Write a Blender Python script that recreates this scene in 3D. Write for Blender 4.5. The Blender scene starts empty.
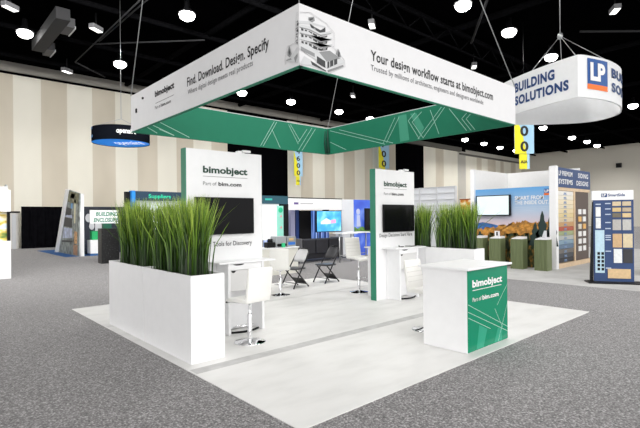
import bpy, bmesh, math, random
from mathutils import Vector, Matrix
random.seed(7)
C = bpy.context.scene.collection
PI = math.pi
FZ = -0.008            # carpet level; the platform top is z = 0

# ---------------------------------------------------------------- materials
MATS = {}
def rgb(c):
    if isinstance(c, str):
        c = tuple(int(c[i:i+2], 16)/255 for i in (0, 2, 4))
        c = tuple(((v+.055)/1.055)**2.4 if v > .04045 else v/12.92 for v in c)
    return (*c[:3], 1)
def M(name, col, rough=.5, metal=0, emit=0, noise=0, scale=8, coat=0, spec=.5, alpha=1):
    if name in MATS: return MATS[name]
    m = bpy.data.materials.new(name); m.use_nodes = True
    nt = m.node_tree; b = nt.nodes['Principled BSDF']; c = rgb(col)
    b.inputs['Roughness'].default_value = rough; b.inputs['Metallic'].default_value = metal
    b.inputs['Specular IOR Level'].default_value = spec
    b.inputs['Coat Weight'].default_value = coat
    b.inputs['Alpha'].default_value = alpha
    tc = nt.nodes.new('ShaderNodeTexCoord'); n = nt.nodes.new('ShaderNodeTexNoise')
    n.inputs['Scale'].default_value = scale; n.inputs['Detail'].default_value = 3
    nt.links.new(tc.outputs['Object'], n.inputs['Vector'])
    r = nt.nodes.new('ShaderNodeValToRGB'); k = noise if noise else .015
    r.color_ramp.elements[0].position = .3; r.color_ramp.elements[1].position = .7
    r.color_ramp.elements[0].color = tuple(v*(1-k) for v in c[:3])+(1,)
    r.color_ramp.elements[1].color = tuple(min(1, v*(1+k)) for v in c[:3])+(1,)
    nt.links.new(n.outputs['Fac'], r.inputs['Fac']); nt.links.new(r.outputs['Color'], b.inputs['Base Color'])
    if emit:
        b.inputs['Emission Strength'].default_value = emit
        nt.links.new(r.outputs['Color'], b.inputs['Emission Color'])
    MATS[name] = m; return m

def ramp_mat(name, stops, scale, rough=.9, detail=2, stretch=(1, 1, 1), kind='NOISE', bump=0, emit=0):
    m = bpy.data.materials.new(name); m.use_nodes = True; nt = m.node_tree; b = nt.nodes['Principled BSDF']
    b.inputs['Roughness'].default_value = rough
    tc = nt.nodes.new('ShaderNodeTexCoord'); mp = nt.nodes.new('ShaderNodeMapping'); mp.inputs['Scale'].default_value = stretch
    n = nt.nodes.new('ShaderNodeTexNoise'); n.inputs['Scale'].default_value = scale; n.inputs['Detail'].default_value = detail
    r = nt.nodes.new('ShaderNodeValToRGB')
    while len(r.color_ramp.elements) < len(stops): r.color_ramp.elements.new(.5)
    for e, (p, c) in zip(r.color_ramp.elements, stops): e.position = p; e.color = rgb(c)
    L = nt.links.new; L(tc.outputs['Object'], mp.inputs['Vector']); L(mp.outputs['Vector'], n.inputs['Vector'])
    L(n.outputs['Fac'], r.inputs['Fac']); L(r.outputs['Color'], b.inputs['Base Color'])
    if emit: b.inputs['Emission Strength'].default_value = emit; L(r.outputs['Color'], b.inputs['Emission Color'])
    if bump:
        bp = nt.nodes.new('ShaderNodeBump'); bp.inputs['Strength'].default_value = bump; bp.inputs['Distance'].default_value = .01
        L(n.outputs['Fac'], bp.inputs['Height']); L(bp.outputs['Normal'], b.inputs['Normal'])
    MATS[name] = m; return m

WHITE = M('white laminate', (.82, .82, .83), .38)
WFAB = M('white stretch fabric', (.74, .74, .75), .75)
WFAB2 = M('white ring fabric', (.77, .78, .79), .8)
GREEN = M('brand green print', (.012, .215, .125), .3)
GREENF = M('brand green fabric', (.006, .19, .105), .7)
GREENG = M('brand green gloss graphic', (.003, .225, .12), .16, spec=.25)
GLINE = M('pale green line', (.42, .68, .58), .6)
BLACK = M('black lettering', (.012, .012, .014), .6)
GREY_T = M('grey lettering', (.16, .16, .17), .6)
BLK_PL = M('black plastic', (.008, .008, .009), .4, spec=.15)
DRAPE = M('black drape', (.004, .004, .005), .9, noise=.3, scale=3, spec=0)
SCREEN = M('switched off screen', (.004, .004, .005), .12, spec=.12)
CHROME = M('chrome', (.85, .85, .87), .07, 1)
LEATH = M('white leatherette', (.84, .83, .80), .32)
BLKMET = M('black painted steel', (.012, .012, .014), .35, .3)
VINYL = M('charcoal vinyl', (.05, .05, .055), .35)
VGREY = M('grey padded vinyl', (.66, .66, .67), .3)
STEEL = M('galvanised steel', (.45, .46, .47), .35, .8)
DKSTEEL = M('dark ceiling steel', (.004, .004, .0045), .9, noise=.3, spec=0)
CEIL = M('black ceiling paint', (.0012, .0012, .0014), 1, noise=.3, spec=0)
NAVY = M('navy graphic', (.012, .045, .15), .5)
NAVYT = M('navy lettering', (.008, .045, .17), .5)
ORANGE = M('orange graphic', (.85, .16, .01), .5)
BLUEL = M('logo blue', (.008, .08, .30), .5)
SKY = M('sky blue graphic', (.10, .34, .66), .5)
LTGREY = M('light grey panel', (.55, .56, .58), .5)
LAMP = M('lit lamp lens', (1, .98, .95), .5, emit=14)
LAMP2 = M('lit flood lens', (1, .98, .95), .5, emit=1.6)
SOIL = M('dark potting soil', (.012, .014, .008), .95, noise=.4, scale=40)

# ---------------------------------------------------------------- mesh helpers
class B:
    def __init__(s): s.bm = bmesh.new()
    def box(s, x0, x1, y0, y1, z0, z1, mat=0, rot=0, c=None):
        vs = [s.bm.verts.new(p) for p in ((x0,y0,z0),(x1,y0,z0),(x1,y1,z0),(x0,y1,z0),(x0,y0,z1),(x1,y0,z1),(x1,y1,z1),(x0,y1,z1))]
        for f in ((3,2,1,0),(4,5,6,7),(0,1,5,4),(1,2,6,5),(2,3,7,6),(3,0,4,7)):
            fc = s.bm.faces.new([vs[i] for i in f]); fc.material_index = mat
        return s
    def poly(s, pts, mat=0):
        f = s.bm.faces.new([s.bm.verts.new(p) for p in pts]); f.material_index = mat; return s
    def tube(s, pts, r, seg=8, closed=False, caps=True):
        pts = [Vector(p) for p in pts]; n = len(pts); rs = r if isinstance(r, (list, tuple)) else [r]*n
        rings = []
        for i, p in enumerate(pts):
            if closed: t = pts[(i+1) % n]-pts[i-1]
            else: t = pts[min(i+1, n-1)]-pts[max(i-1, 0)]
            t.normalize(); up = Vector((0, 0, 1)) if abs(t.z) < .95 else Vector((0, 1, 0))
            a = t.cross(up).normalized(); b = t.cross(a).normalized()
            rings.append([s.bm.verts.new(p+(a*math.cos(2*PI*k/seg)+b*math.sin(2*PI*k/seg))*rs[i]) for k in range(seg)])
        m = n if closed else n-1
        for i in range(m):
            A, D = rings[i], rings[(i+1) % n]
            for k in range(seg):
                f = s.bm.faces.new((A[k], A[(k+1) % seg], D[(k+1) % seg], D[k])); f.smooth = True
        if not closed and caps:
            s.bm.faces.new(rings[0][::-1]); s.bm.faces.new(rings[-1])
        return s
    def lathe(s, prof, c=(0, 0, 0), seg=32):
        rings = []
        for r, z in prof:
            if r < 1e-5: rings.append([s.bm.verts.new((c[0], c[1], c[2]+z))])
            else: rings.append([s.bm.verts.new((c[0]+r*math.cos(2*PI*k/seg), c[1]+r*math.sin(2*PI*k/seg), c[2]+z)) for k in range(seg)])
        for A, D in zip(rings, rings[1:]):
            for k in range(seg):
                k2 = (k+1) % seg
                if len(A) == 1 and len(D) == 1: continue
                if len(A) == 1: f = s.bm.faces.new((A[0], D[k2], D[k]))
                elif len(D) == 1: f = s.bm.faces.new((A[k], A[k2], D[0]))
                else: f = s.bm.faces.new((A[k], A[k2], D[k2], D[k]))
                f.smooth = True
        return s
    def prism(s, prof, x0, x1, axis='x'):
        # prof: list of (a, b); extruded along axis
        def P(t, a, b): return (t, a, b) if axis == 'x' else ((a, t, b) if axis == 'y' else (a, b, t))
        A = [s.bm.verts.new(P(x0, a, b)) for a, b in prof]; D = [s.bm.verts.new(P(x1, a, b)) for a, b in prof]
        n = len(prof)
        for i in range(n): s.bm.faces.new((A[i], A[(i+1) % n], D[(i+1) % n], D[i]))
        s.bm.faces.new(A[::-1]); s.bm.faces.new(D)
        return s
    def xf(s, m): bmesh.ops.transform(s.bm, matrix=m, verts=s.bm.verts); return s

def mesh_obj(name, bm, mat, parent=None, world=True, bevel=0, smooth=False):
    if isinstance(bm, B): bm = bm.bm
    if world and parent is not None:
        bmesh.ops.transform(bm, matrix=wm(parent).inverted(), verts=bm.verts)
    bmesh.ops.recalc_face_normals(bm, faces=bm.faces)
    me = bpy.data.meshes.new(name); bm.to_mesh(me); bm.free()
    o = bpy.data.objects.new(name, me); C.objects.link(o)
    for m in (mat if isinstance(mat, (list, tuple)) else [mat]): me.materials.append(m)
    if parent is not None: o.parent = parent
    if bevel:
        md = o.modifiers.new('bevel', 'BEVEL'); md.width = bevel; md.segments = 2; md.limit_method = 'ANGLE'
    if smooth:
        for p in me.polygons: p.use_smooth = True
    return o
def wm(o):
    m = Matrix.Translation(o.location) @ o.rotation_euler.to_matrix().to_4x4()
    return (wm(o.parent) @ m) if o.parent is not None else m
def tag(o, label, cat, group=None, kind=None):
    o['label'] = label; o['category'] = cat
    if group: o['group'] = group
    if kind: o['kind'] = kind
    return o
def thing(name, label, cat, loc=(0, 0, 0), rotz=0, group=None):
    o = bpy.data.objects.new(name, None); C.objects.link(o); o.location = loc; o.rotation_euler = (0, 0, rotz)
    o.empty_display_size = .1
    return tag(o, label, cat, group)
def struct(name, bm, mat): o = mesh_obj(name, bm, mat); o['kind'] = 'structure'; return o
def dup(root, loc, rotz=None, label=None, group=None):
    r = root.copy(); C.objects.link(r); r.location = loc
    if rotz is not None: r.rotation_euler = (0, 0, rotz)
    if label: r['label'] = label
    if group: r['group'] = group
    for ch in list(root.children):
        c = ch.copy(); C.objects.link(c); c.parent = r
        for g in list(ch.children):
            d = g.copy(); C.objects.link(d); d.parent = c
    return r

def text_bm(s, bold=0, spacing=1, shear=0):
    cu = bpy.data.curves.new('t', 'FONT'); cu.body = s; cu.size = 1; cu.offset = bold; cu.space_character = spacing
    cu.shear = shear; cu.resolution_u = 3; cu.extrude = 0
    o = bpy.data.objects.new('t', cu); C.objects.link(o)
    dg = bpy.context.evaluated_depsgraph_get(); me = bpy.data.meshes.new_from_object(o.evaluated_get(dg))
    bpy.data.objects.remove(o); bpy.data.curves.remove(cu)
    bm = bmesh.new(); bm.from_mesh(me); bpy.data.meshes.remove(me)
    return bm
def text(s, mat, parent, at, u, width, cap, bold=0, off=.004, up=(0, 0, 1), name='lettering', path=None, spacing=1, shear=0, align='l'):
    """flat lettering: 'at' is the baseline start, u the reading direction; path maps a length to a point"""
    bm = text_bm(s, bold, spacing, shear)
    xs = [v.co.x for v in bm.verts]; x0, x1 = min(xs), max(xs); sx = width/(x1-x0); sy = cap/.7
    u = Vector(u).normalized() if u is not None else None; up = Vector(up)
    if path is None:
        n = u.cross(up).normalized(); at = Vector(at)+n*off
        for v in bm.verts: v.co = at+u*((v.co.x-x0)*sx)+up*(v.co.y*sy)
    else:
        for v in bm.verts:
            p, n = path((v.co.x-x0)*sx); v.co = Vector((p[0], p[1], at))+n*off+up*(v.co.y*sy)
    return mesh_obj(name, bm, mat, parent)
def strip(b, p, q, w, n):
    """thin flat line from p to q (3d) of width w in the plane with normal n"""
    p, q = Vector(p), Vector(q); t = (q-p).normalized(); s = t.cross(Vector(n)).normalized()*w/2
    b.poly([p-s, q-s, q+s, p+s])

# ---------------------------------------------------------------- camera
cam = bpy.data.cameras.new('camera'); co = bpy.data.objects.new('camera', cam); C.objects.link(co)
yaw = math.radians(48.0346); pit = .001; rol = -.010; f = 460.411; cyp = 216.553
cam.sensor_width = 36; cam.lens = f/640*36; cam.shift_y = (cyp-214)/640; cam.clip_end = 300
d0 = Vector((math.cos(yaw), math.sin(yaw), 0)); r0 = Vector((math.sin(yaw), -math.cos(yaw), 0)); u0 = Vector((0, 0, 1))
d1 = d0*math.cos(pit)+u0*math.sin(pit); u1 = -d0*math.sin(pit)+u0*math.cos(pit)
r2 = r0*math.cos(rol)+u1*math.sin(rol); u2 = -r0*math.sin(rol)+u1*math.cos(rol)
m = Matrix((r2, u2, -d1)).transposed().to_4x4(); m.translation = (-2.308, -2.821, 1.684)
co.matrix_world = m; bpy.context.scene.camera = co

# ---------------------------------------------------------------- setting
CARPET = ramp_mat('grey speckled carpet', [(.30, (.062, .060, .062)), (.44, (.15, .145, .147)), (.55, (.22, .212, .215)), (.70, (.48, .47, .47))], 62, .95, detail=4, bump=.3)
cb = CARPET.node_tree.nodes['Principled BSDF']; cb.inputs['Sheen Weight'].default_value = .22; cb.inputs['Sheen Roughness'].default_value = .3; cb.inputs['Sheen Tint'].default_value = (1, .98, .98, 1)
PLAT = ramp_mat('white stage vinyl', [(.3, (.67, .665, .65)), (.5, (.735, .73, .715)), (.75, (.77, .765, .755))], 1.6, .5, detail=6, stretch=(1, 2.5, 1))
SEAM = ramp_mat('grey joint tape', [(.3, (.42, .415, .41)), (.7, (.56, .555, .55))], 5, .6)
struct('floor', B().box(-30, 71, -30, 31, -.2, FZ), CARPET)
pf = thing('booth_platform', 'white vinyl booth platform laid on the grey carpet under the hanging square banner', 'platform', (0, 0, 0))
mesh_obj('deck', B().box(0, 6.48, 0, 6.75, FZ, 0), PLAT, pf)
b = B(); b.box(.02, 6.46, 1.78, 1.95, .0005, .0015); mesh_obj('joint_strip', b, SEAM, pf)
SEAM2 = ramp_mat('faint joint tape', [(.3, (.58, .575, .565)), (.7, (.68, .675, .66))], 5, .6)
mesh_obj('joint_strip', B().box(.02, 6.46, 4.72, 4.84, .0005, .0015), SEAM2, pf)
# striped operable wall
CRM = ramp_mat('cream wall panel', [(.3, (.78, .75, .65)), (.7, (.85, .82, .72))], .5, .8, stretch=(1, 1, .4))
TAN = ramp_mat('tan wall panel', [(.3, (.58, .525, .42)), (.7, (.68, .62, .51))], .5, .8, stretch=(1, 1, .4))
GRW = M('grey beige wall', (.52, .50, .45), .9, noise=.06, scale=.4)
BLKW = M('black opening', (.002, .002, .0025), .95, spec=0)
BAND = M('beige header band', (.34, .325, .29), .85, noise=.06, scale=.6)
xs = [-14.5, -13, -11.5, -10, -8.5, -7, -5.5, -4, -2.5, -1, .75, 2.52, 3.98, 5.44, 6.94, 8.41, 9.90, 11.35, 12.81, 14.18, 15.72, 17.17]
b = B()
for i, (a, c) in enumerate(zip(xs, xs[1:])): b.box(a, c, 30, 30.3, FZ, 10.5, (i+1) % 2)
b.box(17.17, 23.34, 30, 30.3, FZ, 10.5, 2)
xs = [23.34, 24.87, 26.34, 27.88, 29.22, 30.48, 32.08, 33.6, 34.86, 36.33, 38.75]
for i, (a, c) in enumerate(zip(xs, xs[1:])): b.box(a, c, 30, 30.3, FZ, 10.5, i % 2)
b.box(38.75, 44.07, 30, 30.3, FZ, 10.5, 2)
xs = [44.07, 46.59, 48.35, 51.62]
for i, (a, c) in enumerate(zip(xs, xs[1:])): b.box(a, c, 30, 30.3, FZ, 10.2, i % 2)
b.box(51.62, 53.6, 30, 30.3, FZ, 10.2, 3)
xs = [53.6, 56.46, 57.8, 59.51, 61.85, 63.3, 64.31, 66.56, 68.2, 70]
for i, (a, c) in enumerate(zip(xs, xs[1:])): b.box(a, c, 30, 30.3, FZ, 9.7, i % 2)
b.box(53.6, 70, 30, 30.3, 9.7, 10.5, 3)
struct('wall_back', b, [CRM, TAN, BLKW, GRW])
b = B(); b.box(-15, 38.75, 29.8, 30.3, 10.55, 11.1)
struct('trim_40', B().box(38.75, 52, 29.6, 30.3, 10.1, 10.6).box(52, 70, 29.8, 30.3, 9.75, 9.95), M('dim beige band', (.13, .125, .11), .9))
struct('trim_1', b, BAND)
struct('trim_2', B().box(-15, 52, 29.93, 30.3, 10.42, 10.55), BLKW)
RW = ramp_mat('plain beige wall', [(.3, (.60, .575, .51)), (.7, (.69, .66, .59))], .12, .9)
struct('trim_41', B().box(38.75, 70, 30, 30.3, 10.5, 11.1).box(44.07, 53.6, 30, 30.3, 10.2, 10.5), BLKW)
struct('wall_right', B().box(70, 70.3, -30, 30.3, FZ, 11.1), RW)
struct('ceiling', B().box(-30, 70.3, -6, 30.3, 11.1, 11.3), CEIL)
# roof structure: joists, pipes
def beam(n, p, q, w, mat=DKSTEEL): struct('trim_%d' % n, B().tube([p, q], w, 6), mat)
PIPE = M('grey ceiling pipe', (.035, .035, .037), .9, spec=.1)
n = 3
for p, q, w in (((4.6, 12, 10.3), (4.63, 24.81, 10.3), .035), ((4.9, 12, 10.35), (4.75, 21, 10.35), .035), ((4.63, 24.81, 10.3), (6.72, 26.58, 10.3), .04), ((4.59, 21.41, 10.3), (8.5, 17.4, 10.3), .04),
                ((21.36, 5.05, 10.3), (26.5, .5, 10.3), .05), ((14, 5.5, 10.4), (19, 9.3, 10.4), .06)):
    beam(n, p, q, w, PIPE); n += 1
for y in (2.5, 9.5, 13.4, 18, 22.8, 27.3): beam(n, (-5, y, 10.75), (69, y, 10.75), .12); n += 1
for x in (0, 9, 18, 27, 36, 45, 56): beam(n, (x, -3, 10.9), (x, 29.5, 10.9), .15); n += 1
# open web truss behind the banner
b = B(); b.tube([(9.5, 9.2, 10.5), (26, 9.2, 10.5)], .06, 6); b.tube([(9.5, 9.2, 9.7), (26, 9.2, 9.7)], .06, 6)
for i in range(16):
    x = 9.5+i*1.03; b.tube([(x, 9.2, 10.5 if i % 2 else 9.7), (x+1.03, 9.2, 9.7 if i % 2 else 10.5)], .035, 5)
tag(mesh_obj('roof_truss', b, DKSTEEL), 'dark open web roof truss under the black ceiling above the long banner side', 'truss')
dk = thing('air_duct', 'grey rectangular air duct with open grilles under the black ceiling at upper left', 'duct', (2.8, 21.5, 10.3))
mesh_obj('duct_body', B().box(2.45, 3.0, 19.0, 24.0, 10.2, 10.7), M('duct grey', (.03, .03, .032), .8), dk)
mesh_obj('duct_hanger', B().box(2.6, 2.64, 20, 20.04, 10.7, 11.1), DKSTEEL, dk); mesh_obj('duct_hanger', B().box(2.6, 2.64, 23, 23.04, 10.7, 11.1), DKSTEEL, dk)
for y in (20.2, 23.9):
    b = B(); b.box(3.0, 3.35, y-.55, y+.55, 10.2, 10.6); gr = mesh_obj('grille', b, M('grille grey', (.07, .07, .075), .6), dk)
    mesh_obj('lip', B().box(3.34, 3.38, y-.55, y+.55, 10.16, 10.28), LTGREY, gr)

# pendant lamps
LGT = [(1.9,22.42),(6.75,24.02),(6.77,15.72),(15.26,24.76),(19.45,24.53),(24.58,24.58),(28.63,24.76),(15.01,7.39),(19.22,7.45),(24.4,7.55),(41.53,7.89),(45.33,16.52),(54.1,16.89),(58.63,16.8),(63.18,17.12),(45.62,25.37),(50.11,25.46),(54.84,25.8),(59.23,25.75)]
LLB = ['lit round ceiling lamp beside the grey air duct', 'lit round ceiling lamp above the cream wall, left of the banner corner', 'lit round ceiling lamp over the long left side of the banner',
 'lit ceiling lamp seen inside the banner frame, nearest the left banner side', 'lit ceiling lamp inside the banner frame, below the printed building', 'lit ceiling lamp seen above the rear inner corner of the banner', 'lit ceiling lamp touching the green right inner side of the banner',
 'large lit ceiling lamp at the top edge, above the website name', 'lit ceiling lamp left of the hanging wires of the white curved ring', 'lit ceiling lamp just above the left side of the white curved ring',
 'lit ceiling lamp right of the white curved ring near the picture edge', 'lit ceiling lamp under the white ring, right beside the number sign', 'lit ceiling lamp under the white ring, first of a close trio', 'lit ceiling lamp under the white ring, middle of a close trio', 'lit ceiling lamp under the white ring, last of a close trio',
 'small far ceiling lamp under the green banner edge, first of four', 'small far ceiling lamp under the green banner edge, second of four', 'small far ceiling lamp under the green banner edge, third of four', 'small far ceiling lamp partly behind the number sign, last of four']
p0 = None
for (x, y), lb in zip(LGT, LLB):
    k = 1.25 if x < 40 else 1.35
    if p0 is None:
        p0 = thing('ceiling_lamp', lb, 'lamp', (x, y, 10.5), 0, 'round high bay lamps')
        mesh_obj('housing', B().lathe([(.001, .5), (.09, .5), (.1, .2), (.26, .05), (.30, 0), (.29, 0), (.2, .06), (.001, .08)], seg=20), BLK_PL, p0, False)
        mesh_obj('lens', B().lathe([(.001, .04), (.22, .02), (.27, -.04), (.24, -.13), (.15, -.20), (.001, -.24)], seg=20), LAMP, p0, False)
        mesh_obj('rod', B().tube([(0, 0, .5), (0, 0, .6)], .015, 6), BLK_PL, p0, False)
        o = p0
    else: o = dup(p0, (x, y, 10.5), 0, lb)
    o.scale = (k, k, k)
# small flood fixtures
FL = [((.91,19.54),'small white ceiling floodlight at the top left picture corner'),((4.2,19.57),'white twin floodlight under the ceiling beside the slanted pipe'),((4.76,27.07),'small white ceiling floodlight just above the cream wall'),
 ((13.46,11.06),'tilted white floodlight above the right banner side'),((22.34,11.05),'white floodlight above the end of the right banner side'),
 ((20.2,3.29),'white floodlight at the top right picture corner'),((21.64,20.13),'dim white floodlight seen inside the banner frame')]
p1 = None
for (x, y), lb in FL:
    if p1 is None:
        p1 = thing('floodlight', lb, 'lamp', (x, y, 10.4), .6, 'small white ceiling floodlights')
        mesh_obj('housing', B().box(-.32, .32, -.14, .14, -.08, .12), M('flood housing grey', (.22, .22, .23), .6), p1, False, .02)
        mesh_obj('lens', B().box(-.28, .28, -.12, .12, -.10, -.08), LAMP2, p1, False)
        mesh_obj('bracket', B().box(-.03, .03, -.03, .03, .12, .72), BLK_PL, p1, False)
    else: dup(p1, (x, y, 10.4), .6, lb)
# ---------------------------------------------------------------- hanging square banner
X0, X1, Y0, Y1, ZB, ZT = .708, 5.53, .822, 5.578, 3.245, 3.885
bn = thing('hanging_banner', 'large square hanging banner frame, white outside and green inside, above the booth', 'banner', (3.12, 3.2, ZB))
T = .03
for nm, bx in (('left_panel', (X0, X0+T, Y0, Y1)), ('right_panel', (X0+T, X1-T, Y0, Y0+T)), ('rear_panel', (X0+T, X1-T, Y1-T, Y1)), ('far_panel', (X1-T, X1, Y0, Y1))):
    mesh_obj('outer_panel', B().box(*bx, ZB, ZT), WFAB, bn)
e = .006
b = B(); b.box(X0+T, X0+T+e, Y0+T, Y1-T, ZB, ZT-.01); mesh_obj('green_lining', b, GREENF, bn)
b = B(); b.box(X0+T, X1-T, Y0+T, Y0+T+e, ZB, ZT-.01); mesh_obj('green_lining', b, GREENF, bn)
lb = mesh_obj('green_lining', B().box(X0+T, X1-T, Y1-T-e, Y1-T, ZB, ZT-.015), GREENF, bn)
lr = mesh_obj('green_lining', B().box(X1-T-e, X1-T, Y0+T, Y1-T, ZB, ZT-.015), GREENF, bn)
mesh_obj('bottom_hem', B().box(X0-.002, X0+T+.01, Y0-.002, Y1+.002, ZB-.012, ZB).box(X0, X1, Y0-.002, Y0+T+.01, ZB-.012, ZB).box(X0, X1, Y1-T-.01, Y1, ZB-.012, ZB).box(X1-T-.01, X1, Y0, Y1, ZB-.012, ZB), GREENF, bn)
LBACK= [(1.22, 3.48, 1.81, 3.26), (1.21, 3.35, 1.5, 3.26), (0.98, 3.36, 1.17, 3.27), (1.08, 3.41, 1.49, 3.27), (3.48, 3.26, 3.86, 3.84), (3.55, 3.26, 3.93, 3.84), (3.79, 3.66, 4.02, 3.26), (4.26, 3.83, 4.55, 3.4), (4.32, 3.83, 4.6, 3.48), (4.55, 3.26, 4.98, 3.83), (4.66, 3.26, 5.09, 3.82), (4.82, 3.78, 4.55, 3.44)]
LRIGHT= [(5.45, 3.81, 3.7, 3.26), (5.13, 3.79, 3.48, 3.26), (2.9, 3.81, 3.07, 3.67), (3.07, 3.67, 2.8, 3.26), (2.73, 3.8, 2.97, 3.63), (2.97, 3.63, 2.7, 3.26), (2.27, 3.81, 2.83, 3.26), (2.19, 3.8, 2.71, 3.26), (3.66, 3.29, 3.31, 3.79), (3.76, 3.28, 3.42, 3.8), (1.63, 3.68, 1.83, 3.51), (1.83, 3.51, 1.64, 3.26), (2.1, 3.75, 1.73, 3.27), (5.45, 3.53, 4.9, 3.28), (2.53, 3.8, 2.33, 3.29), (1.55, 3.65, 1.74, 3.49), (1.74, 3.49, 1.56, 3.26)]
b = B()
for x, z, x2, z2 in LBACK: strip(b, (x, Y1-T-e-.003, z), (x2, Y1-T-e-.003, z2), .011, (0, 1, 0))
mesh_obj('line_pattern', b, GLINE, lb)
b = B()
for y, z, y2, z2 in LRIGHT: strip(b, (X1-T-e-.003, y, z), (X1-T-e-.003, y2, z2), .011, (1, 0, 0))
mesh_obj('line_pattern', b, GLINE, lr)
GB = M('mid green band', (.06, .34, .22), .6); b = B()
for q in (((3.34, 3.82), (3.12, 3.82), (3.05, 3.27), (3.29, 3.26)), ((3.02, 3.81), (2.87, 3.8), (2.68, 3.47), (2.78, 3.32))):
    b.poly([(X1-T-e-.0015, y, z) for y, z in q])
mesh_obj('band_pattern', b, GB, lr)
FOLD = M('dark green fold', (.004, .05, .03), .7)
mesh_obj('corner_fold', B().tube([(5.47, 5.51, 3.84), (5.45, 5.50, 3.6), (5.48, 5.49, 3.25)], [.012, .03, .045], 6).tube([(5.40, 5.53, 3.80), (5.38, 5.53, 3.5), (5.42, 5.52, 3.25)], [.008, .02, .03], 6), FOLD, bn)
U = (0, -1, 0); V = (1, 0, 0)
text('bimobject', BLACK, bn, (X0, 4.50, 3.655), U, .72, .09, .04)
text('Part of', GREY_T, bn, (X0, 4.50, 3.455), U, .22, .05, .01); text('bim.com', BLACK, bn, (X0, 4.25, 3.455), U, .35, .045, .02)
mesh_obj('rule', B().box(X0-.004, X0, 3.8, 4.48, 3.545, 3.551), GREY_T, bn)
text('Find. Download. Design. Specify', BLACK, bn, (X0, 3.35, 3.575), U, 2.0, .125, .018, spacing=1.04)
text('Where digital design meets real products', GREY_T, bn, (X0, 3.33, 3.455), U, 1.66, .07, .006, spacing=1.05)
text('Your design workflow starts at bimobject.com', BLACK, bn, (1.80, Y0, 3.54), V, 2.94, .12, .018, spacing=1.04)
text('Trusted by millions of architects, engineers and designers worldwide', GREY_T, bn, (1.80, Y0, 3.42), V, 2.63, .068, .006, spacing=1.05)
SH = {'line': M('print outline', (.45, .45, .46), .8), 'light': M('print light grey', (.60, .61, .62), .8), 'mid': M('print mid grey', (.27, .275, .28), .8), 'dark': M('print dark grey', (.055, .057, .06), .8)}
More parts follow.
